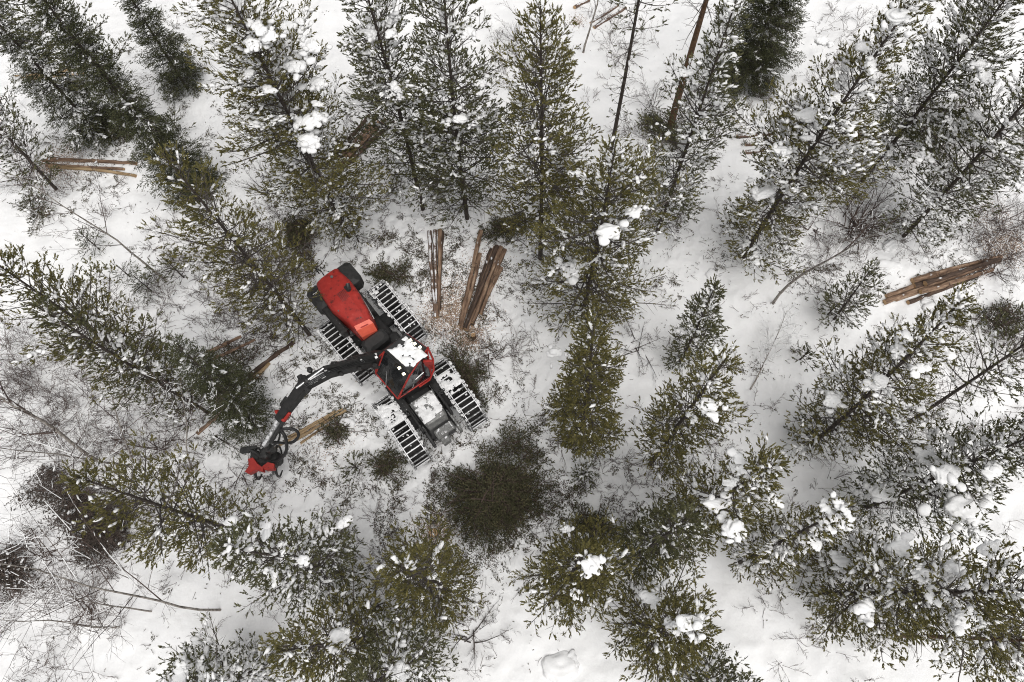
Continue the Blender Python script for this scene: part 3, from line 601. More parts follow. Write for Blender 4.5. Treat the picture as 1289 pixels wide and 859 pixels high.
BUSH = [
 (605, 445, 1.5, 'leafless bush fanning out over the snow right of the harvester cab', dict(n=8, up=.5, dirpx=(660, 480))),
 (800, 440, 1.2, 'fine grey leafless bush right of the dense narrow pine', dict(n=8, up=.5, snow=.3, tw='twig_grey')),
 (1075, 285, 2.0, 'large dark twiggy bush beside the pale birch stem', dict(n=44, up=.8)),
 (1020, 290, 1.2, 'brown twiggy bush left of the pale birch stem', dict(n=9, up=.5)),
 (715, 560, .8, 'small bush in the trodden snow left of the dense narrow pine', dict(n=7, up=.5)),
 (345, 245, 1.4, 'grey-brown twiggy bush at the foot of the snow-loaded pine', dict(n=16, up=.6, tw='twig_grey')),
 (30, 225, 1.5, 'purplish twiggy bush at the left edge near the sawdust', dict(n=16, up=.7, snow=.3)),
 (60, 700, 1.5, 'purple-grey bush at the left edge, lower left', dict(n=16, up=.6, snow=.1)),
 (1250, 340, 1.4, 'dark bush at the right edge behind the end of the log pile', dict(n=16, up=.6, snow=.15)),
 (1140, 600, 1.5, 'grey bush under the broad snowy pine', dict(n=12, up=.6, snow=.3, tw='twig_grey')),
 (1020, 700, 1.2, 'low bush below the slim snowy pine', dict(n=9, up=.5, snow=.25)),
 (590, 800, 1.3, 'dark twigs sticking out right of the dense green pine', dict(n=9, up=.5, tw='twig_grey')),
 (480, 770, 1.6, 'grey leafless bush between the pines of the lower row', dict(n=18, up=.8, tw='twig_grey')),
 (470, 120, 1.5, 'rust-grey bush under the grey-green pine near the top edge', dict(n=16, up=.7)),
 (645, 60, 1.3, 'snow-flecked bush at the top edge beside the tip of the tall olive pine', dict(n=14, up=.8, snow=.3, tw='twig_grey')),
 (825, 140, 1.2, 'snowy twiggy bush left of the brush heap with the red-brown trunk', dict(n=11, up=.7, snow=.3, tw='twig_grey')),
 (1195, 160, 1.4, 'dark bush below the slanting stem in the top right corner', dict(n=14, up=.7, snow=.3, tw='twig_grey')),
 (1260, 270, 1.3, 'pale twiggy bush at the right edge above the log pile', dict(n=10, up=.6, snow=.4)),
 (1265, 420, 1.1, 'dark compact bush at the right edge below the log pile', dict(n=28, up=.6, snow=.1)),
 (860, 600, 1.2, 'fine bush between the row of pines right of centre', dict(n=9, up=.6, snow=.2, tw='twig_grey')),
 (360, 395, 1.5, 'grey twiggy bush between the bright-tipped pine and the left tracks', dict(n=14, up=.7, snow=.15, tw='twig_grey')),
 (300, 600, 1.0, 'bare bush behind the red harvester head', dict(n=9, up=.6)),
 (200, 560, 1.1, 'tan leafless bush left of the harvester head', dict(n=9, up=.6)),
 (1090, 790, 1.1, 'small twiggy bush below the large green snowy pine', dict(n=8, up=.5)),
 (235, 520, 1.2, 'brown leafless bush at the foot of the left edge pines', dict(n=12, up=.6)),
 (110, 770, 1.4, 'very fine leafless bush in clean snow, lower left', dict(n=7, up=.4)),
]
for i, (x, y, r, lb, ex) in enumerate(BUSH): bush(x, y, r, lb, i, **ex)

PILES = [
 (622, 625, 1.5, 1.4, .6, 1.2, 'biggest dark heap of cut pine branches, below the harvester', dict(n=800)),
 (652, 562, .95, .6, 1.3, .5, 'smaller heap of cut branches on the upper edge of the biggest dark heap', dict(n=95)),
 (747, 668, .75, .42, -.3, .45, 'little dark heap of branches touching the top of the round pine', dict(n=130)),
 (838, 165, .85, .6, -.2, .6, 'black heap of branches around the foot of the red-brown trunk', dict(n=200)),
 (388, 312, 1.1, .6, -.9, .5, 'dark heap of branches behind the red hood of the harvester', dict(n=200)),
 (497, 348, .95, .55, -.2, .3, 'thin heap of branches beside the rear right track', dict(n=120)),
 (588, 478, 1.1, .5, -1.1, .35, 'heap of branches against the front right track', dict(n=190)),
 (640, 292, .9, .5, 0, .4, 'green heap of branches at the top of the longest log pile', dict(n=140)),
 (285, 480, 1.2, .8, .5, .4, 'dark branches lying over the log ends left of the boom', dict(n=190, snow=.05)),
 (100, 640, 2.1, .95, -.5, .5, 'long grey-brown heap of branches under the tip of the lower left olive pine', dict(n=420, nm='slash_brown', snow=.02)),
 (20, 715, 1.1, .8, 0, .4, 'grey-brown heap of branches on the left edge, lower left', dict(n=160, nm='slash_brown', snow=.03)),
 (150, 160, 1.0, .7, -.6, .4, 'dark heap of branches under the wide dark spruce', dict(n=130)),
 (50, 260, .9, .6, 0, .4, 'dark heap of branches left of the sawdust at the left edge', dict(n=110, snow=.1)),
 (1170, 172, 1.1, .6, -.3, .4, 'dark green heap of branches right of the orange cut stump', dict(n=150, snow=.1)),
 (430, 190, 1.0, .6, .8, .3, 'heap of branches over the dark log bundle at the top', dict(n=110, snow=.05)),
 (480, 590, .8, .5, .3, .25, 'thin scattered heap of branches below the front left track', dict(n=70)),
 (1262, 402, .8, .6, .3, .4, 'round dark heap of branches at the right edge below the log pile', dict(n=110)),
 (1250, 810, .8, .6, .3, .4, 'small dark heap of branches in the bottom right corner', dict(n=90, snow=.05)),
 (425, 545, .7, .3, .6, .15, 'yellowish clump of twigs at the upper end of the peeled stems', dict(n=60)),
]
for i, (x, y, rx, ry, ro, hg, lb, ex) in enumerate(PILES): brush_pile(x, y, rx, ry, ro, hg, lb, i, **ex)

SAP = [(123, 312, .55, 'spruce', 'tiny grey-green spruce below the thin birch, left'), (163, 348, .4, 'spruce', 'tiny dark spruce left of the pine with the bright tip'), (190, 366, .5, 'spruce', 'tiny spruce right at the foot of the thin birch'),
       (452, 305, .3, 'spruce', 'tiny spruce in the snow above the red hood'), (232, 350, .6, 'pine', 'knee-high pine beside the thin birch foot'), (1040, 398, .5, 'pine', 'knee-high pine beside the small sparse pine'),
       (450, 590, .35, 'pine', 'knee-high pine below the peeled stems'), (1015, 548, .5, 'pine', 'knee-high dark pine at the foot of the leaning-looking pine'), (1005, 455, .3, 'pine', 'tiny pine right of the fallen sapling'), (735, 600, .35, 'pine', 'tiny pine above the little dark heap'),
       (290, 560, .5, 'spruce', 'tiny dark spruce touching the harvester head'), (820, 700, .4, 'pine', 'knee-high pine left under the dark olive pine'), (225, 165, .45, 'pine', 'knee-high pine between the small very dark spruce and the slim spruce')]
for i, (x, y, R, kd, lb) in enumerate(SAP):
    g = P(x, y); h = R*2.2; kx = np.array([g[0], g[1]])
    # a point h above the foot, seen from the camera
    v = RN.T @ np.array([g[0], g[1], h-CAMZ]); ap = (W0/2+F0*v[0]/-v[2], H0/2-F0*v[1]/-v[2])
    conifer('spruce_sapling' if kd == 'spruce' else 'pine_sapling', ap, (x, y), R, .02, .12, 1.0, kd, 200+i, lb, 'small young conifers', nm='pine2' if kd == 'pine' else None, big=0, trunk_r=.018)

# ------------------------------------------------------------------ logs
ORD = ['first', 'second', 'third', 'fourth', 'fifth', 'sixth', 'seventh', 'eighth', 'ninth', 'tenth']
def log(p0, p1, r, seed, label, group, m='log', z0=0.0, z1=None):
    rng = np.random.RandomState(seed+4000); a = P(*p0); b = P(*p1); z1 = z0 if z1 is None else z1
    a[2] = gz(a[0], a[1])+r*.8+z0; b[2] = gz(b[0], b[1])+r*.8+z1
    n = 9; t = np.linspace(0, 1, n)[:, None]; pts = (b-a)*t; L = np.linalg.norm(b-a); sd = rng.normal(0, .018, 3)
    pts = pts+np.sin(t*3.14)*sd*[1, 1, .4]+rng.normal(0, .006, (n, 3))
    n = 15; t = np.linspace(0, 1, n)[:, None]; pts = (b-a)*t+np.sin(t*3.14+rng.uniform(0, 1))*rng.normal(0, .03, 3)*[1, 1, .4]+rng.normal(0, .007, (n, 3)); rr = r*(1.0-.32*t[:, 0])*(1+rng.normal(0, .07, n))
    qr = Vector(b-a).to_track_quat('X', 'Z'); pts = pts @ np.array(qr.to_matrix())
    mb = MB(); tube(mb, pts, rr, 12, 0, True, True, 1)
    if m == 'log' and seed % 3 == 0: m = 'log_b'
    o = mb.build('log', [M[m], M['cut']], None, a); o.rotation_mode = 'QUATERNION'; o.rotation_quaternion = qr
    return tag(o, label, 'log', group)
def zpts(ox, oy, sc, L): return [((ox+a/sc, oy+b/sc), (ox+c/sc, oy+d/sc), r) for a, b, c, d, r in L]
def stack(L, where, group, mats, seed, lift=None):
    for i, (a, b, r) in enumerate(L):
        lf = 0 if lift is None else lift[i]
        log(a, b, r, seed+i, ORD[i]+' '+where, group, mats[i] if isinstance(mats, list) else mats, lf)
stack(zpts(530, 280, 5.37, [(412, 50, 258, 715, .10), (398, 215, 272, 722, .085), (478, 195, 292, 730, .10), (505, 185, 308, 738, .095), (532, 180, 322, 725, .10), (558, 192, 345, 700, .09), (575, 200, 398, 612, .10), (545, 310, 420, 560, .08), (515, 185, 300, 735, .095), (545, 190, 350, 690, .09)]),
      'log from the left in the longest brown log pile above the cab', 'logs in the pile above the cab', 'log', 10, [0, 0, 0, .06, .05, 0, 0, 0, .17, .16])
stack(zpts(530, 280, 5.37, [(62, 62, 98, 650, .09), (96, 60, 108, 640, .08), (128, 60, 116, 650, .09), (146, 62, 126, 600, .075)]),
      'log from the left in the narrow bundle next to the longest pile', 'logs in the narrow bundle', ['log_snowy', 'log_snowy', 'log', 'log'], 30, [0, .02, .04, 0])
stack(zpts(1100, 300, 6.82, [(315, 385, 1100, 150, .11), (320, 425, 1090, 190, .12), (98, 505, 700, 290, .095), (88, 556, 950, 250, .11), (400, 420, 1040, 200, .10), (365, 492, 1000, 285, .11), (185, 530, 900, 310, .085), (285, 562, 880, 335, .085)]),
      'log counted from the upper side of the log pile on the right', 'logs in the pile on the right', 'log', 50, [0, .02, 0, .02, .20, .10, 0, 0])
stack(zpts(0, 0, 2.963, [(165, 600, 515, 617, .10), (180, 622, 470, 640, .08), (190, 628, 515, 665, .09)]),
      'log from the top in the thin pile beside the sawdust, upper left', 'logs beside the sawdust upper left', ['log', 'log', 'log_pale'], 70)
stack(zpts(0, 0, 2.963, [(60, 292, 330, 268, .09), (110, 305, 320, 285, .08)]), 'log from the top under the wide dark spruce', 'logs under the wide dark spruce', 'log_pale', 80)
stack(zpts(430, 0, 2.963, [(-20, 575, 105, 432, .10), (-10, 590, 130, 445, .10), (0, 605, 165, 445, .11), (20, 610, 195, 452, .10), (40, 560, 140, 462, .08)]),
      'log from the left in the dark bundle by the snow-loaded pine', 'logs in the dark bundle at the top', 'log', 90, [0, 0, 0, 0, .17])
stack(zpts(860, 0, 2.963, [(200, 508, 345, 500, .10), (235, 540, 335, 535, .07), (230, 570, 322, 560, .10)]), 'log from the top in the short stack near the orange stump', 'short logs near the orange stump', ['log_snowy', 'log_snowy', 'log_snowy'], 110)
stack(zpts(430, 0, 2.963, [(928, 92, 1035, 28, .07), (942, 110, 1060, 40, .08), (868, 30, 925, 2, .08)]), 'thin log of the crossed ones at the top edge beside the pale birch', 'crossed thin logs at the top edge', 'log_snowy', 120)
stack(zpts(0, 285, 2.963, [(765, 487, 905, 417, .08), (800, 502, 960, 427, .07), (905, 595, 1100, 432, .10), (925, 600, 1010, 515, .09), (735, 775, 860, 672, .08)]), 'weathered log from the top among the ones left of the boom', 'logs left of the boom', ['log', 'log', 'log', 'log_pale', 'log'], 130)
stack(zpts(290, 430, 4.52, [(200, 640, 640, 385, .06), (380, 560, 660, 395, .065), (400, 585, 570, 470, .05), (330, 545, 600, 400, .05)]), 'peeled yellowish stem in the bundle on the snow below the boom', 'peeled stems below the boom', 'log_pale', 150)

# cut stump and snow mounds
def stump(px, py, r, label, seed):
    mb = MB(); tube(mb, [(0, 0, -.1), (0, 0, .12), (0, 0, .22)], np.array([r*1.25, r*1.05, r]), 14, 0, True, True, 1)
    g = P(px, py); g[2] = gz(g[0], g[1]); tag(mb.build('tree_stump', [M['bark_red'], M['cut']], None, g), label, 'stump', 'fresh stumps')
stump(1077, 172, .22, 'orange freshly cut stump among the snowy pines, upper right', 1)
stump(596, 424, .09, 'pale freshly cut stump at the lower end of the longest log pile', 2)
stump(546, 672, .15, 'pale cut stump in the orange wood chips above the lower row of pines', 3)
stump(899, 30, .13, 'small stump hidden in the dark spruce foot at the top edge', 4) if False else None
def mound(px, py, r, label, seed):
    mb = MB(); rng = np.random.RandomState(seed); lump(mb, (0, 0, -.1*r), (r, r*.8, r), seed, .42, unit=ICO3, bumps=.3)
    lump(mb, (r*.6, r*.35, -.05), r*.55, seed+2, .45, unit=ICO3, bumps=.3)
    g = P(px, py); g[2] = gz(g[0], g[1])+r*.12; tag(mb.build('snow_mound', M['ground'], None, g), label, 'snow mound', 'round snow-capped stumps')
mound(704, 840, .52, 'round snow mound at the bottom edge below the round pine', 21)
mound(1117, 337, .40, 'lower of the two snow balls left of the log pile', 22)
mound(1119, 312, .30, 'upper of the two snow balls left of the log pile', 23)
mound(478, 470, .25, 'small snow mound under the boom beside the cab', 24)
mound(437, 533, .28, 'small snow mound beside the peeled stems', 25)
mound(1170, 385, .35, 'snow mound right below the log pile', 26)
mound(897, 345, .25, 'snow mound at the tip of the small dark young pine', 27)

# ------------------------------------------------------------------ loose stuff on the snow
def scatter(n, rng, pw=1.0, thr=.012):
    out = []
    while len(out) < n:
        x = rng.uniform(-24, 24, 20000); y = rng.uniform(-5, 27, 20000); c = churn(x, y)
        cl = .28+.8*vnoise(x, y, 1.2)+.75*vnoise(x+31, y+9, 3.1)+.3*vnoise(x+5, y+9, 7.1)
        ok = rng.rand(20000) < np.clip((c*.5+thr)*np.clip(cl, 0, 1.3)**1.6, 0, 1)**pw
        out += list(zip(x[ok], y[ok]))
    a = np.array(out[:n]); return a[:, 0], a[:, 1]
rng = np.random.RandomState(77)
def litter():
    mb = MB(); x, y = scatter(19000, rng)
    n = len(x); z = gfull(x, y)+.01; az = rng.uniform(0, 6.28, n); d = np.stack([np.cos(az), np.sin(az), rng.normal(.08, .15, n)], 1)
    needles(mb, np.stack([x, y, z], 1), d, rng.uniform(.02, .14, n), 3, rng, nl=.06, wd=.013, spread=.8)
    x, y = scatter(1500, rng); n = len(x); z = gfull(x, y)+.02
    for i in range(n):
        L = rng.uniform(.12, .40); az = rng.uniform(0, 6.28); d = np.array([math.cos(az), math.sin(az), rng.uniform(0, .25)]); k = int(L/.03)
        u = np.linspace(.1, 1, k); q = np.array([x[i], y[i], z[i]])+d*L*u[:, None]; sd = np.array([-math.sin(az), math.cos(az), .1])*np.where(np.arange(k) % 2, 1, -1)[:, None]
        needles(mb, q, nrm(d*.8+sd*.7+rng.normal(0, .25, (k, 3))), np.full(k, .10)*(1.2-u), 4, rng, nl=.055, wd=.013, spread=.5)
    tag(mb.build('needle_litter', M['litter']), 'dark needles and torn shoots strewn over the trodden snow', 'litter', kind='stuff')
    mb = MB(); x, y = scatter(6000, rng); n = len(x); z = gfull(x, y)+.012; az = rng.uniform(0, 6.28, n); L = rng.uniform(.1, .55, n)**1.3
    p = np.stack([x, y, z], 1); d = np.stack([np.cos(az), np.sin(az), rng.uniform(0, .35, n)], 1); m_ = p+d*L[:, None]*.5; e = m_+nrm(d+rng.normal(0, .3, d.shape))*L[:, None]*.5
    segs(mb, p, m_, .008, .006, 3); segs(mb, m_, e, .006, .003, 3)
    d2 = nrm(d+rng.normal(0, .6, d.shape)); segs(mb, m_, m_+d2*L[:, None]*.4, .005, .003, 3)
    tag(mb.build('twig_litter', M['twig']), 'broken twigs strewn over the trodden snow', 'litter', kind='stuff')
litter()
def undergrowth():
    mb = MB(); X, Y, H = [], [], []
    for px, py, r, k, h in ((60, 480, 90, 26, .8), (170, 520, 70, 22, .8), (240, 560, 50, 14, .7), (300, 410, 60, 46, .6), (345, 340, 45, 46, .6), (280, 330, 50, 26, .6), (380, 270, 40, 20, .5), (200, 400, 50, 18, .6), (100, 740, 90, 24, .9), (60, 560, 60, 12, .8), (470, 200, 60, 14, .6), (690, 600, 60, 14, .5), (640, 420, 50, 12, .6),
                           (840, 420, 40, 6, .4), (1060, 260, 70, 22, .8), (1000, 300, 50, 10, .7), (1230, 270, 60, 20, .7), (1170, 480, 80, 22, .7), (1120, 560, 70, 18, .6), (850, 230, 50, 14, .5), (790, 60, 50, 12, .7), (660, 90, 40, 14, .8), (460, 640, 60, 14, .5),
                           (500, 760, 70, 22, .7), (600, 790, 30, 6, .5), (850, 600, 50, 12, .6), (980, 720, 60, 16, .5), (1080, 800, 60, 10, .5), (1250, 440, 50, 16, .7), (230, 300, 50, 12, .5), (120, 280, 50, 10, .6), (560, 330, 60, 8, .3), (800, 180, 40, 8, .6), (1180, 170, 60, 16, .6),
                           (700, 250, 50, 10, .4), (450, 300, 40, 10, .4), (560, 600, 60, 8, .3), (1130, 130, 70, 14, .6), (990, 130, 60, 12, .6), (400, 760, 60, 14, .6), (20, 200, 50, 12, .8), (770, 440, 50, 10, .5), (340, 560, 40, 8, .5), (960, 470, 50, 7, .5), (750, 620, 40, 8, .4), (1262, 305, 35, 26, .6), (1180, 220, 60, 22, .8), (1240, 160, 50, 18, .8), (1090, 60, 60, 14, .7), (40, 470, 50, 26, 1.0), (110, 520, 60, 26, .9), (40, 800, 70, 18, .9), (150, 640, 60, 14, .7), (880, 140, 50, 16, .6), (280, 640, 60, 16, .6)):
        k = int(k*1.5); c = P(px, py); s = (P(px+r, py)[0]-c[0])*.75; X += list(rng.normal(c[0], s, k)); Y += list(rng.normal(c[1], s, k)); H += [h*1.1]*k
    for x, y, h in zip(X, Y, H):
        S = {0: [], 1: [], 2: [], 3: [], 'max': 2}; z = float(gz(x, y))-.02
        for k in range(rng.randint(2, 5)):
            grow(rng, (x+rng.normal(0, .08), y+rng.normal(0, .08), z), (rng.normal(0, .6), rng.normal(0, .6), rng.uniform(.35, 1)), h*rng.uniform(.6, 1.7), .008, 0, S, (4, 7), .6, .0, .5, 5, .10, .2)
        A_ = S[0]+S[1]+S[2]; segs(mb, [a[0] for a in A_], [a[1] for a in A_], np.array([a[2] for a in A_]), np.array([a[3] for a in A_]), 3)
    tag(mb.build('undergrowth', M['twig']), 'fine brown leafless undergrowth sticking out of the snow', 'undergrowth', kind='stuff')
undergrowth()
def chips():
    mb = MB(); X, Y = [], []
    for px, py, r, k in ((562, 395, 26, 1500), (590, 425, 20, 1300), (572, 375, 30, 1500), (548, 672, 22, 900), (85, 205, 25, 1000), (58, 215, 22, 700), (1077, 168, 12, 500), (1262, 312, 22, 900), (610, 335, 24, 500), (1280, 300, 16, 300), (727, 26, 10, 200), (410, 555, 34, 350), (1250, 275, 25, 300), (588, 405, 30, 700), (545, 410, 30, 600)):
        c = P(px, py); s = (P(px+r, py)[0]-c[0])*.6
        k = int(k*1.8); X.append(rng.normal(c[0], s, k)); Y.append(rng.normal(c[1], s, k))
    x, y = np.concatenate(X), np.concatenate(Y); n = len(x); p = np.stack([x, y, gfull(x, y)+.012], 1)
    az = rng.uniform(0, 6.28, n); a = np.stack([np.cos(az), np.sin(az), rng.normal(0, .2, n)], 1); b = np.stack([-np.sin(az), np.cos(az), rng.normal(0, .2, n)], 1)
    s = rng.uniform(.006, .019, (n, 1)); v = np.stack([p-a*s*1.6, p+b*s, p+a*s*1.6, p-b*s], 1)
    mb.add(v.reshape(-1, 3), np.arange(n*4).reshape(n, 4)); tag(mb.build('wood_chips', M['dust']), 'orange-brown sawdust and wood chips sprinkled on the snow', 'sawdust', kind='stuff')
chips()

# ------------------------------------------------------------------ forest harvester
def harvester():
    rng = np.random.RandomState(3)
    z_t = 1.35
    fL, fR = P(505, 537, z_t), P(574, 494, z_t); rL, rR = P(430, 428, z_t), P(496, 391, z_t)
    fc = (fL+fR)/2; rc = (rL+rR)/2
    root_p = (fc+rc)/2; root_p[2] = float(gz(root_p[0], root_p[1]))
    root = empty('forest_harvester', root_p, 'red and black tracked harvester with snowy cab roof and long black boom', 'harvester')
    def fr(c, d2):      # local frame: x forward, y left, z up, at ground level
        x = np.array([d2[0], d2[1], 0.]); x /= np.linalg.norm(x); y = np.array([-x[1], x[0], 0.]); return np.array([c[0]-root_p[0], c[1]-root_p[1], 0.]), np.array([x, y, [0, 0, 1.]])
    fO, fA = fr(fc, P(590, 523, z_t)-P(549, 465, z_t)); fO = fO-fA[0]*.10
    rO, rA = fr(rc, P(520, 421, z_t)-P(469, 361, z_t))
    Q = lambda px, py, z: P(px, py, z+root_p[2])-root_p
    def T(O, A, p): return O+np.asarray(p, float)@A
    # ---- bogies with tracks
    hw = 1.17; wr = .62; ws = .70; tw = .64
    def sheet(sm, c0, U, V, th, cover, seed, nf=3.2):
        """ragged layer of snow over the parallelogram c0, c0+U, c0+V"""
        c0, U, V = np.array(c0), np.array(U), np.array(V); nu = max(6, int(np.linalg.norm(U)/.035)); nv = max(6, int(np.linalg.norm(V)/.035))
        u, v = np.meshgrid(np.linspace(0, 1, nu), np.linspace(0, 1, nv), indexing='ij'); p = c0+u[..., None]*U+v[..., None]*V
        x, y = p[..., 0]+seed*3.1, p[..., 1]+seed*1.7
        t = cover+.55*vnoise(x, y, nf)+.35*vnoise(x, y, nf*2.7)+.22*vnoise(x, y, nf*6); e = np.minimum(np.minimum(u, 1-u), np.minimum(v, 1-v))
        t = np.clip(t-.5*np.exp(-e*9), -.2, .6); hgt = th*np.clip(t*2.2, -.15, 1.0)**1 + .012*vnoise(x, y, 14)*(t > 0); p[..., 2] += np.where(t > 0, np.maximum(hgt, .008), -.01)
        i = np.arange(nu-1)[:, None]*nv+np.arange(nv-1)[None]; f = np.stack([i, i+nv, i+nv+1, i+1], -1).reshape(-1, 4); f = f[(t.ravel()[f] > 0).any(1)]
        if len(f): sm.add(p.reshape(-1, 3), f, 0, True)
    def bogie(O, A, side, snowtop):
        cy = side*hw
        bm = MB(); box(bm, T(O, A, (0, cy-side*.18, wr+.05)), (1.5, .22, .34), A, bev=.05); bm.build('bogie_beam', M['black'], root)
        for k in (-1, 1):
            wm = MB(); prof = [(-.29, .36), (-.30, .52), (-.24, .60), (-.10, .625), (.10, .625), (.24, .60), (.30, .52), (.29, .36)]
            rings = []
            for (yy, rr) in prof:
                rings.append([T(O, A, (k*ws+rr*math.cos(a), cy+yy, wr+.06+rr*math.sin(a))) for a in np.linspace(0, 6.283, 29)[:-1]])
            loft(wm, rings, smooth=True, caps=True)
            for a in np.linspace(0, 6.283, 23)[:-1]:      # tyre lugs
                c = T(O, A, (k*ws+.625*math.cos(a), cy, wr+.06+.625*math.sin(a)))
                tan = np.array([-math.sin(a), 0, math.cos(a)])@A; rad = np.array([math.cos(a), 0, math.sin(a)])@A
                box(wm, c, (.05, .5, .05), np.array([tan, A[1], rad]))
            wo_ = wm.build('wheel', M['rubber'], root)
            rm = MB()
            for sy in (-1, 1):
                tube(rm, [T(O, A, (k*ws, cy+sy*.30, wr+.06)), T(O, A, (k*ws, cy+sy*.315, wr+.06))], .34, 20, smooth=False)
                tube(rm, [T(O, A, (k*ws, cy+sy*.31, wr+.06)), T(O, A, (k*ws, cy+sy*.36, wr+.06))], .13, 12, smooth=False)
            rm.build('rim', M['grey'], wo_)
        # track loop: stadium with light sag
        n = 34; loop = []; rr = wr+.07; Lr = 2*math.pi*rr; per = Lr+4*ws
        for i in range(n):
            s = per*i/n
            if s < 2*ws: p = (-ws+s, rr, 0); tn = (1, 0)
            elif s < 2*ws+Lr/2: a = (s-2*ws)/rr; p = (ws+math.sin(a)*rr, math.cos(a)*rr, 0); tn = (math.cos(a), -math.sin(a))
            elif s < 4*ws+Lr/2: q = s-2*ws-Lr/2; p = (ws-q, -rr, 0); tn = (-1, 0)
            else: a = (s-4*ws-Lr/2)/rr; p = (-ws-math.sin(a)*rr, -math.cos(a)*rr, 0); tn = (-math.cos(a), math.sin(a))
            loop.append((p[0], p[1]+wr+.06, tn))
        tm = MB(); 
        for (lx, lz, tn) in loop:
            tx = np.array([tn[0], 0, tn[1]])@A; nn = np.array([-tn[1], 0, tn[0]])@A
            ax = np.array([tx, A[1], nn]); c = T(O, A, (lx, cy, lz))
            box(tm, c, (.036, tw+.04, .05), ax, 0)                 # grouser
            box(tm, c-nn*.02, (.085, tw-.04, .02), ax, 1)
            for e in (-1, 1):
                box(tm, c+A[1]*e*(tw/2+.02), (.12, .05, .09), ax, 0, bev=.015)
                # links
                box(tm, c+A[1]*e*(tw/2-.03)+tx*per/n/2, (per/n, .03, .035), ax, 0)
        tm.build('track', [M['steel'], M['black']], root)
        if snowtop:
            sm = MB()
            for (u0, u1, c_) in snowtop:
                sheet(sm, T(O, A, (u0, cy-.33, 2*wr+.165)), A[0]*(u1-u0), A[1]*.66, .07, c_, int(rng.randint(99)))
            for _ in range(70):
                e = rng.choice([-1, 1]); u = rng.uniform(-1.0, 1.0)
                lump(sm, T(O, A, (u, cy+e*(tw/2+.04), 2*wr+.13)), rng.uniform(.02, .06), int(rng.randint(9999)), .6, unit=ICO1)
            for _ in range(14): lump(sm, T(O, A, (rng.uniform(-1.2, 1.2), cy+rng.uniform(-.3, .3), 2*wr+.09)), rng.uniform(.015, .045), int(rng.randint(9999)), .6, unit=ICO1)
            tag(sm.build('snow_cover', M['ice'], root), kind='stuff')
    # in the photo the front tracks carry snow at their inner halves
    bogie(fO, fA, 1, [(-1.05, -.75, -.1), (-.7, .0, .42), (-.1, .3, -.35)]); bogie(fO, fA, -1, [(-1.1, -.7, .05), (-.8, -.05, .30), (-.1, .3, -.35)])
    bogie(rO, rA, 1, [(-1.2, -.7, -.5)]); bogie(rO, rA, -1, [(.3, 1.2, -.75)])
    # ---- frames
    fm = MB(); box(fm, T(rO, rA, (.1, 0, 1.0)), (3.4, 1.1, .5), rA, bev=.08); box(fm, T(rO, rA, (1.45, 0, 1.35)), (1.2, 1.25, .4), rA, bev=.1)
    box(fm, T(rO, rA, (0, 0, .75)), (.5, 1.8, .3), rA, bev=.05)
    fm.build('rear_frame', M['black'], root)
    fm = MB(); box(fm, T(fO, fA, (-.3, 0, .95)), (2.7, .95, .45), fA, bev=.08); box(fm, T(fO, fA, (0, 0, .72)), (.5, 1.8, .3), fA, bev=.05)
    for s in (-1, 1):      # fenders between cab and tracks
        box(fm, T(fO, fA, (-.9, s*.66, 1.25)), (1.2, .32, .08), fA, bev=.03); box(fm, T(fO, fA, (-.3, s*.58, 1.1)), (1.9, .1, .35), fA, bev=.03)
    fr_o = fm.build('front_frame', M['black'], root)
    jm = MB(); tube(jm, [(rO+fO)/2+[0, 0, .5], (rO+fO)/2+[0, 0, 1.7]], .34, 20, smooth=False); box(jm, (rO+fO)/2+[0, 0, 1.0], (1.3, .7, .5), rA, bev=.08)
    jm.build('centre_joint', M['black'], root)
    # snow covered nose and grey step box
    nm_ = MB(); rings = []
    for x, hwid, z in ((-.35, .46, 1.62), (.2, .44, 1.6), (.62, .40, 1.50), (.75, .36, 1.30)):
        rings.append([T(fO, fA, (x, -hwid, 1.15)), T(fO, fA, (x, -hwid, z-.06)), T(fO, fA, (x, -hwid+.07, z)), T(fO, fA, (x, hwid-.07, z)), T(fO, fA, (x, hwid, z-.06)), T(fO, fA, (x, hwid, 1.15))])
    loft(nm_, rings); nm_.build('nose_cover', M['grey'], root)
    sm = MB()
    sheet(sm, T(fO, fA, (-.32, -.42, 1.615)), fA[0]*.88, fA[1]*.84, .05, .08, 5, 4.5); sheet(sm, T(fO, fA, (.86, -.28, 1.335)), fA[0]*.34, fA[1]*.66, .03, -.1, 8)
    tag(sm.build('snow_cover', M['ice'], root), kind='stuff')
    gb = MB(); box(gb, T(fO, fA, (1.02, .05, 1.12)), (.36, .72, .42), fA, bev=.05); box(gb, T(fO, fA, (1.02, .05, 1.35)), (.30, .5, .05), fA, bev=.02)
    box(gb, T(fO, fA, (1.30, -.1, 1.08)), (.24, .30, .34), fA, bev=.03); box(gb, T(fO, fA, (.98, .52, .98)), (.7, .10, .24), fA, bev=.03)
    gb.build('step_box', M['grey'], root)
    gb = MB(); box(gb, T(fO, fA, (1.21, .22, 1.2)), (.08, .26, .22), fA, bev=.02); gb.build('tow_bracket', M['black_clean'], root); gb = MB(); box(gb, T(fO, fA, (.95, -.52, 1.0)), (.6, .12, .3), fA, bev=.03); gb.build('side_step', M['black_clean'], root)
    hz_ = MB()
    for k in range(5):
        o_ = rA[1]*(k-2)*.11; a0 = T(rO, rA, (1.5, 0, 1.62))+o_; b0 = T(fO, fA, (-1.2, 0, 1.5))+o_
        tube(hz_, [a0, a0*.7+b0*.3+[0, 0, .16+.03*k], a0*.3+b0*.7+[0, 0, .14], b0], .025, 6)
    hz_.build('hydraulic_hose', M['hose'], root)
    gr = MB()
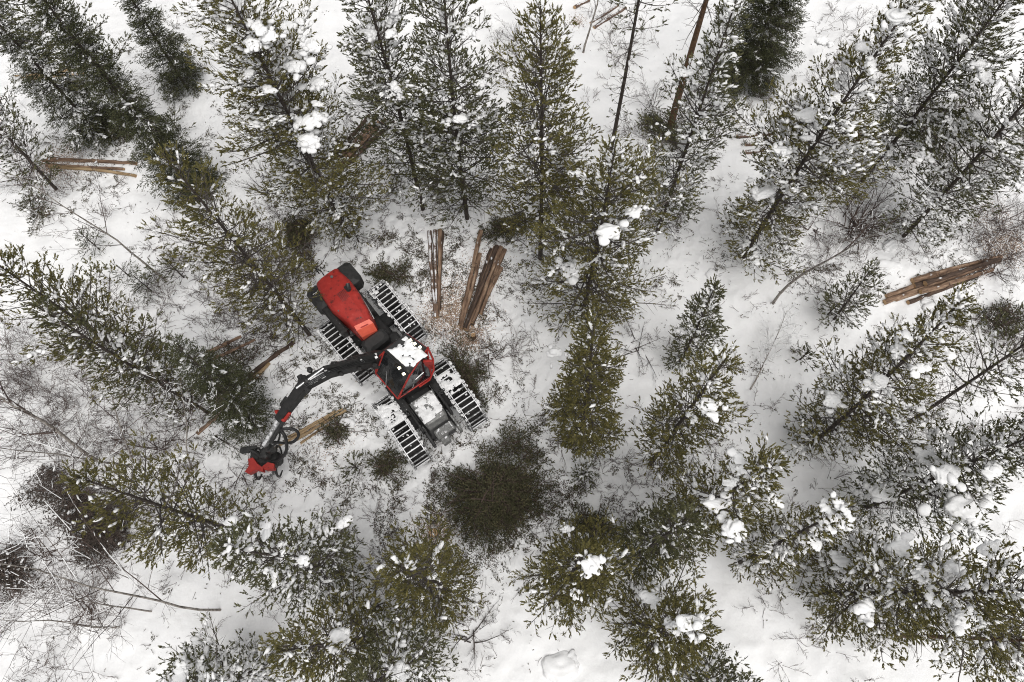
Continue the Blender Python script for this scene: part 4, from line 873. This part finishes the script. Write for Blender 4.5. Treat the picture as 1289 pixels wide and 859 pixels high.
    for s_ in (-1, 1):
        tube(gr, [T(fO, fA, (-.5, s_*.5, 1.6)), T(fO, fA, (-.5, s_*.52, 1.95)), T(fO, fA, (.35, s_*.52, 1.9)), T(fO, fA, (.35, s_*.5, 1.5))], .018, 6)
    gr.build('handrail', M['black'], root)
    # ---- red hood, outline follows the photo: rear narrow, shoulders, tapering to the front
    hz = 2.45
    Lp = [(393, 360), (404, 371), (417, 389), (433, 405), (449, 418)]     # left edge rear to front (with bevel corner)
    Rp = [(424, 337), (439, 351), (451, 368), (462, 388), (470, 407)]
    Lp = [(397.5, 357), (402, 368), (416, 388), (433, 401), (449, 417)]
    zs = [2.28, 2.36, 2.42, 2.40, 2.34]
    rings = []
    for (l, r, z) in zip(Lp, Rp, zs):
        a, b = Q(*l, z), Q(*r, z); ac = a+(b-a)*.08; bc = b+(a-b)*.08
        lo_a = a-(b-a)*.05; lo_b = b+(b-a)*.05; lo_a[2] = lo_b[2] = 1.45; ma = a-(b-a)*.03; mb_ = b+(b-a)*.03; ma[2] = mb_[2] = z-.3
        mid = (a+b)/2; mid[2] += .07
        ea, eb = a.copy(), b.copy(); ea[2] -= .06; eb[2] -= .06; ac[2] += .015; bc[2] += .015
        q1 = a+(b-a)*.3; q2 = a+(b-a)*.7; q1[2] = q2[2] = z+.06
        rings.append([lo_a, ma, ea, ac, q1, q2, bc, eb, mb_, lo_b])
    # rounded rear end
    r0 = np.array(rings[0]); back = r0[0:1].mean(0)*0+ (r0-(np.array(rings[1]).mean(0)-r0.mean(0))*.12); back = back.mean(0)+(back-back.mean(0))*[.94, .94, .94]; back[:, 2] = r0[:, 2]-.15*(r0[:, 2] > 1.6)
    hm = MB(); loft(hm, [back]+rings[:5], smooth=False); hood = hm.build('hood', M['red'], root)
    bm_ = hood.modifiers.new('bevel', 'BEVEL'); bm_.width = .03; bm_.segments = 2; bm_.limit_method = 'ANGLE'
    # bright sloping front panel of the hood
    a, b = Q(449.5, 417.5, 2.36), Q(470.5, 407.5, 2.36); dvec = rA[0]
    pm = MB(); c = (a+b)/2; a2 = a+dvec*.14+(b-a)*.05; b2 = b+dvec*.14-(b-a)*.05; a2[2] = b2[2] = 2.05
    a1 = a-dvec*.20+(b-a)*.05; b1 = b-dvec*.20-(b-a)*.05; a1[2] = b1[2] = 2.435; am, bm2 = a-dvec*.02, b-dvec*.02; am[2] = bm2[2] = 2.39
    loft(pm, [[a1, b1, b1-[0, 0, .3], a1-[0, 0, .3]], [am, bm2, bm2-[0, 0, .35], am-[0, 0, .35]], [a2, b2, b2-[0, 0, .4], a2-[0, 0, .4]]]); pm.build('hood_front_panel', M['red_light'], hood)
    g = MB(); box(g, (a2+b2)/2+dvec*.28-[0, 0, .3], (.55, .95, .55), rA, bev=.1); box(g, (a2+b2)/2+dvec*.85-[0, 0, .55], (.6, 1.2, .4), rA, bev=.1); g.build('radiator_housing', M['black_clean'], root)
    # side rails, vents, handle, exhaust on the hood
    rl = MB()
    tube(rl, [Q(427, 393, 2.1), Q(437, 403, 2.1), Q(447, 415, 2.0)], .022, 6); tube(rl, [Q(453, 371, 2.1), Q(463, 387, 2.1), Q(471, 402, 2.0)], .022, 6); rl.build('side_rail', M['chrome'], hood)
    ex = MB(); tube(ex, [Q(439, 367, 2.3), Q(438.5, 363, 2.62), Q(437.5, 357, 2.68)], np.array([.085, .085, .07]), 12); box(ex, Q(437.5, 362.5, 2.53), (.22, .2, .1), rA, bev=.03); ex.build('exhaust', M['black_clean'], hood)
    for x_, y_, r_ in ((417.5, 348.5, .05), (454, 400, .028), (426, 391.5, .028)):
        cp = MB(); tube(cp, [Q(x_, y_, 2.38), Q(x_, y_, 2.46)], r_, 12, smooth=False); cp.build('filler_cap', M['black_clean'], hood)
    lv = MB()
    for k in range(9):
        q_ = Q(432, 372, 2.478)+rA[0]*(k-4)*.045; tube(lv, [q_-rA[1]*.16, q_+rA[1]*.16], .008, 4)
    lv.build('air_grille', M['black_clean'], hood)
    hd = MB(); tube(hd, [Q(402, 345, 1.9), Q(397, 338, 2.1), Q(404, 341, 2.1), Q(408, 347, 1.9)], .022, 6); hd.build('rear_handle', M['black'], root)
    # black side tanks at the rear of the hood
    tk = MB()
    for ctr, sz, z in (((404, 378), (.95, .62, .8), 1.75), ((441, 350), (.95, .62, .85), 1.85)):
        box(tk, Q(*ctr, z), sz, rA, bev=.16)
    tank = tk
    tk.build('side_tank', M['black_clean'], root)
    ms = MB(); box(ms, Q(454, 378, 1.75), (1.5, .3, .5), rA, bev=.06); box(ms, Q(422, 404, 1.75), (1.4, .28, .5), rA, bev=.06); ms.build('side_cover', M['black'], root)
    # ---- cab: faces the boom side
    zt, zb, zf = 3.35, 2.05, 1.35
    a, b, c, d = Q(484, 442, zt), Q(511, 421, zt), Q(537, 439, zt), Q(516.5, 471, zt)     # roof
    e, f, g = Q(473.5, 470, zb), Q(501, 502, zb), Q(543, 474, zb); h = Q(512, 444, zb)
    low = []
    for p_, dd in ((e, .22), (f, .22), (g, 0.0), (h, 0)):
        q = p_.copy(); q[2] = zf; cc = (e+f+g+h)/4; q[:2] += (cc[:2]-q[:2])*dd; low.append(q)
    cb = MB(); loft(cb, [low, [e, f, g, h]]); lowb = cb.build('cab_base', M['black_clean'], root)
    cab = MB()
    rim_u = [a, b, c, d]
    def rod(p, q, r=.045): tube(cab, [p, (np.array(p)+q)/2, q], r, 8)
    for p_, q_ in ((a, e), (d, f), (c, g), (b, h)): rod(p_, q_, .034)
    for p_, q_ in ((e, f), (f, g), (g, h), (h, e)): rod(p_, q_, .034)
    for p_, q_ in ((c, d), (b, c)): rod(p_, q_, .045)
    # bulged side bow and mid post as in the photo
    m1 = c*.35+d*.65; m2 = g*.45+f*.55; rod(m1, m1*.5+m2*.5, .0) if False else None
    bow = [Q(538, 437, 3.3), Q(545, 452, 3.0), Q(546, 466, 2.6), Q(541, 478, 2.2), Q(528, 487, 2.0)]; tube(cab, bow, .035, 8)
    bow2 = [Q(484, 443, 3.3), Q(478, 448, 3.0), Q(474, 458, 2.6), Q(473, 470, 2.1)]; tube(cab, bow2, .03, 8)
    box(cab, Q(540, 459, 2.75), (.30, .10, .75), None, bev=.03)
    cab_o = cab.build('cab_frame', M['red'], root)
    def pane(qs, name, off=.012, m_='glass', th=.02, par=None):
        qs = [np.array(q) for q in qs]; n_ = np.cross(qs[1]-qs[0], qs[3]-qs[0]); n_ /= np.linalg.norm(n_)
        cen = sum(qs)/4; qs = [q+(cen-q)*.03 for q in qs]
        pm_ = MB(); loft(pm_, [[q-n_*th/2 for q in qs], [q+n_*th/2 for q in qs]]); return pm_.build(name, M[m_], par or cab_o)
    pane([a, d, f, e], 'windscreen'); pane([d, c, g, f], 'side_window'); pane([b, a, e, h], 'side_window'); pane([c, b, h, g], 'rear_window')
    # things inside: seat and console show dimly through the glass
    st = MB(); cen = (e+f+g+h)/4; fx = (e+f)/2-(g+h)/2; fx[2] = 0; fx /= np.linalg.norm(fx); fy = np.array([-fx[1], fx[0], 0]); FA = np.array([fx, fy, [0, 0, 1.]])
    box(st, cen+[0, 0, .05]-fx*.1, (.5, .5, .15), FA, bev=.05); box(st, cen+[0, 0, .45]-fx*.38, (.14, .48, .75), FA, bev=.05); st.build('seat', M['grey'], root)
    wp = MB(); p0 = (d+f)/2*.35+(a+e)/2*.65; tube(wp, [(e+f)/2+[0, 0, .05]+fx*.03, p0+fx*.05+[0, 0, .05]], .014, 5); wp.build('wiper', M['chrome'], cab_o); wp = MB(); tube(wp, [m2+[0, 0, .1], (c+d)/2*.6+m2*.4+np.array([.02, -.04, 0])], .016, 5); wp.build('wiper', M['chrome'], cab_o)
    wb = MB(); q0, q1 = Q(523, 478, 2.9), Q(533, 469, 2.9); tube(wb, [q0, q1], .03, 6); wb.build('grab_rail', M['chrome'], cab_o)
    # roof with snow
    rf = MB(); cr = (a+b+c+d)/4
    out = [cr+(q-cr)*1.03 for q in (a, d, c, b)]; ins = [cr+(q-cr)*.92 for q in (a, d, c, b)]
    loft(rf, [[q-[0, 0, .05] for q in out], [q+[0, 0, .06] for q in out], [q+[0, 0, .13] for q in ins]]); roof = rf.build('cab_roof', M['black_clean'], root)
    sm = MB()
    A0 = a*.92+d*.08; sheet(sm, A0+(b-a)*.06+[0, 0, .135], (b-a)*.86, (d-a)*.86, .09, .50, 11, 3.0)
    tag(sm.build('snow_cover', M['snow'], roof), kind='stuff')
    # work lamps, lit
    for (x, y, z) in ((517, 429, 3.52), (522.5, 433.5, 3.52), (529, 438, 3.52), (503, 464, 3.42), (508.5, 471.5, 3.36), (474, 450.5, 3.2)):
        lm = MB(); c_ = Q(x, y, z); box(lm, c_, (.13, .13, .09), FA, bev=.03); lo_ = lm.build('work_lamp', M['black_clean'], roof)
        le = MB(); box(le, c_+[0, 0, .048], (.085, .085, .02), FA, bev=.01); le.build('lens', M['lamp'] if x != 474 else M['snow'], lo_)
    # mirror arms
    mr_ = MB(); tube(mr_, [e, e+fx*.18+[0, 0, .2]-fy*.0, e+fx*.2+[0, 0, .5]], .018, 6); box(mr_, e+fx*.2+[0, 0, .5], (.05, .18, .28), FA, bev=.02); mr_.build('mirror', M['black_clean'], root)
    # ---- boom
    p0, p1, p2, p3, p4 = Q(478, 452, 2.5), Q(412, 469, 3.8), Q(384, 484, 3.9), Q(352, 528, 3.1), Q(333, 561, 2.4)
    pm = MB(); tube(pm, [p0+[0.05, 0, -1.3], p0+[0.05, 0, -.2]], .36, 24, smooth=False); box(pm, p0+[.05, 0, -.15], (.75, .62, .5), None, bev=.1); pm.build('crane_pillar', M['black'], root)
    bo = MB(); sd = nrm(np.cross(p1-p0, [0, 0, 1.])[None])[0]
    pts = [(p0, .34, .52), (p0*.5+p1*.5+[0, 0, .07], .34, .50), (p1, .32, .46), (p2, .34, .40)]
    q8 = [(-.5, -.4), (-.4, -.5), (.4, -.5), (.5, -.4), (.5, .4), (.4, .5), (-.4, .5), (-.5, .4)]
    loft(bo, [[p+sd*x*w_+np.array([0, 0, 1.])*y*h_ for x, y in q8] for p, w_, h_ in pts])
    for t_ in (.15, .45, .8):
        q = p0*(1-t_)+p1*t_; box(bo, q+sd*.24, (.22, .12, .2), None, bev=.03); box(bo, q-sd*.22+[0, 0, .1], (.16, .1, .16), None, bev=.03)
    boom = bo.build('main_boom', M['black'], root)
    cy_ = MB(); o_ = sd*.36; tube(cy_, [p0+o_+[0, 0, -.2], p0*.45+p1*.55+o_+[0, 0, -.2]], .085, 12, smooth=False); cy_.build('lift_cylinder', M['black_clean'], root)
    cy_ = MB(); tube(cy_, [p0*.45+p1*.55+o_+[0, 0, -.2], p0*.12+p1*.88+sd*.3+[0, 0, -.1]], .04, 10); cy_.build('piston_rod', M['chrome'], root)
    cy_ = MB(); tube(cy_, [p0*.6+p1*.4+[0, 0, .34], p1+[0, 0, .40]], .07, 12, smooth=False); cy_.build('jib_cylinder', M['black_clean'], root)
    cy_ = MB(); tube(cy_, [p1+[0, 0, .40], p2*.8+p3*.2+[0, 0, .33]], .04, 10); cy_.build('piston_rod', M['chrome'], root)
    hs_ = MB()
    for k in range(3): tube(hs_, [p0-sd*(.1+.05*k)+[0, 0, .33], p0*.7+p1*.3-sd*(.08+.05*k)+[0, 0, .42], p0*.3+p1*.7-sd*(.1+.05*k)+[0, 0, .40], p1-sd*(.12+.05*k)+[0, 0, .34], p2-sd*(.13+.05*k)+[0, 0, .30]], .02, 6)
    hs_.build('hydraulic_hose', M['hose'], root)
    fo = MB(); sd2 = nrm(np.cross(p3-p2, [0, 0, 1.])[None])[0]; beam(fo, p2-nrm((p3-p2)[None])[0]*.15, p3, .36, .38, .27, .30); 
    box(fo, p2, (.46, .46, .46), np.array([nrm((p3-p2)[None])[0], sd2, [0, 0, 1.]]), bev=.12)
    box(fo, p2*.35+p3*.65+sd2*.22, (.4, .14, .22), np.array([nrm((p3-p2)[None])[0], sd2, [0, 0, 1.]]), bev=.04)
    fo.build('jib', M['black'], root)
    kn = MB(); tube(kn, [p2-sd*.3+[0, 0, .1], p2+sd*.3+[0, 0, .1]], .09, 14, smooth=False); box(kn, Q(390, 466, 4.0), (.14, .16, .2), None, bev=.03); kn.build('knuckle_pin', M['black_clean'], root)
    ext = MB(); beam(ext, p3*.8+p2*.2, p4, .20, .22, .15, .16); ext.build('jib_extension', M['steel'], root)
    e2 = MB(); beam(e2, p3*.9+p2*.1+sd2*-.16, p4*.75+p3*.25-sd2*.14, .09, .12); e2.build('extension_cylinder', M['black_clean'], root)
    br = MB(); q = Q(356, 520, 3.25); dj = nrm((p3-p2)[None])[0]
    box(br, q-sd2*.20+dj*-.02, (.40, .09, .12), np.array([dj, sd2, np.cross(dj, sd2)]), bev=.02); box(br, q+dj*.13+[0, 0, .03], (.10, .46, .16), np.array([dj, sd2, np.cross(dj, sd2)]), bev=.02)
    br.build('bracket', M['red'], root)
    sm = MB()
    dB = (p2-p1); sB = nrm(np.cross(dB, [0, 0, 1.])[None])[0]; sheet(sm, p1-sB*.02+[0, 0, .245]+dB*.1, dB*.9, -sB*.2, .05, .5, 3, 4)
    for _ in range(16):
        t_ = rng.uniform(0, 1); q = p0*(1-t_)+p1*t_+sd*rng.uniform(-.1, .12)+[0, 0, .27]; lump(sm, q, rng.uniform(.03, .07), int(rng.randint(9999)), .5, unit=ICO1)
    tag(sm.build('snow_cover', M['ice'], root), kind='stuff')
    # hose loops
    def spline(cp, n=28):
        cp = np.array(cp); k = len(cp); t = np.linspace(0, k-1, n); o = []
        for x in t:
            i = min(int(x), k-2); f_ = x-i; a_, b_, c_, d_ = cp[max(i-1, 0)], cp[i], cp[i+1], cp[min(i+2, k-1)]
            o.append(.5*((2*b_)+(-a_+c_)*f_+(2*a_-5*b_+4*c_-d_)*f_**2+(-a_+3*b_-3*c_+d_)*f_**3))
        return np.array(o)
    hl = MB()
    tube(hl, spline([Q(350, 542, 2.9), Q(358, 540, 3.0), Q(371, 541, 2.9), Q(376, 548, 2.7), Q(370, 556, 2.5), Q(360, 558, 2.4), Q(347, 557, 2.3), Q(340, 557, 2.3)]), .05, 8)
    tube(hl, spline([Q(352, 541, 2.8), Q(358, 548, 2.7), Q(361, 560, 2.4), Q(359, 571, 2.0), Q(351, 579, 1.6), Q(340, 582, 1.4)]), .055, 8)
    tube(hl, spline([Q(346, 540, 2.9), Q(352, 546, 2.6), Q(350, 556, 2.3), Q(343, 562, 2.2)]), .035, 8)
    hl.build('hose_loop', M['hose'], root)
    # ---- harvester head hanging under the tip
    hc = Q(334, 580, 1.1)
    rt = MB(); tube(rt, [p4, p4+[0, 0, -.35]], .09, 14, smooth=False); tube(rt, [p4+[0, 0, -.3], p4+[0, 0, -.65]], .15, 16, smooth=False); box(rt, (hc+p4)/2+[0, 0, -.1], (.25, .35, .45), None, bev=.06); rt.build('rotator', M['black_clean'], root)
    ax = nrm((Q(346, 586, 1.1)-Q(314, 590, 1.1))[None])[0]; ay = np.array([-ax[1], ax[0], 0]); ay /= np.linalg.norm(ay); AA = np.array([ax, ay, np.cross(ax, ay)])
    hb = MB(); box(hb, hc+ax*.05, (1.05, .42, .45), AA, bev=.09); box(hb, hc+ax*.30-ay*.1+[0, 0, .2], (.4, .5, .2), AA, bev=.05); box(hb, hc-ax*.28+ay*.12+[0, 0, .18], (.3, .4, .16), AA, bev=.04)
    head = hb.build('felling_head', M['black'], root)
    rd = MB()
    # forked red guard and red side plate
    g1 = [(312, 578), (318, 576), (324, 584), (331, 589), (331, 594), (322, 592), (313, 597), (308, 594), (313, 587)]
    top_ = [Q(x, y, 1.55) for x, y in g1]; bot = [q-[0, 0, .22] for q in top_]; loft(rd, [bot[::-1], top_[::-1]])
    g2 = [(329, 588), (337, 582), (345, 584), (344, 591), (334, 592)]
    top_ = [Q(x, y, 1.5) for x, y in g2]; bot = [q-[0, 0, .25] for q in top_]; loft(rd, [bot[::-1], top_[::-1]])
    rd.build('head_guard', M['red'], head)
    for s in (-1, 1):
        for off in (-.35, .35):
            kn_ = MB()
            cpt = [hc+ax*off+ay*s*.2+[0, 0, .05], hc+ax*off+ay*s*.48+[0, 0, -.1], hc+ax*off+ay*s*.52+[0, 0, -.42], hc+ax*off+ay*s*.25+[0, 0, -.68]]
            tube(kn_, spline(cpt, 10), np.linspace(.06, .025, 10), 6)
            kn_.build('delimbing_knife', M['black_clean'], head)
    for s in (-1, 1):
        rl_ = MB(); c_ = hc+ay*s*.3+[0, 0, -.28]; tube(rl_, [c_+[0, 0, -.15], c_+[0, 0, .15]], .19, 16, smooth=False)
        for a_ in np.linspace(0, 6.283, 13)[:-1]: box(rl_, c_+np.array([math.cos(a_), math.sin(a_), 0])*.2, (.04, .04, .26))
        rl_.build('feed_roller', M['steel'], head)
    hk = MB(); box(hk, Q(309, 567, 1.4), (.34, .2, .2), AA, bev=.05); box(hk, Q(317, 564, 1.5), (.36, .12, .16), AA, bev=.04); tube(hk, spline([Q(305, 570, 1.4), Q(312, 566, 1.5), Q(322, 570, 1.5), Q(329, 577, 1.5)], 12), .05, 8); hk.build('saw_box', M['black_clean'], head)
    return root
harvester()
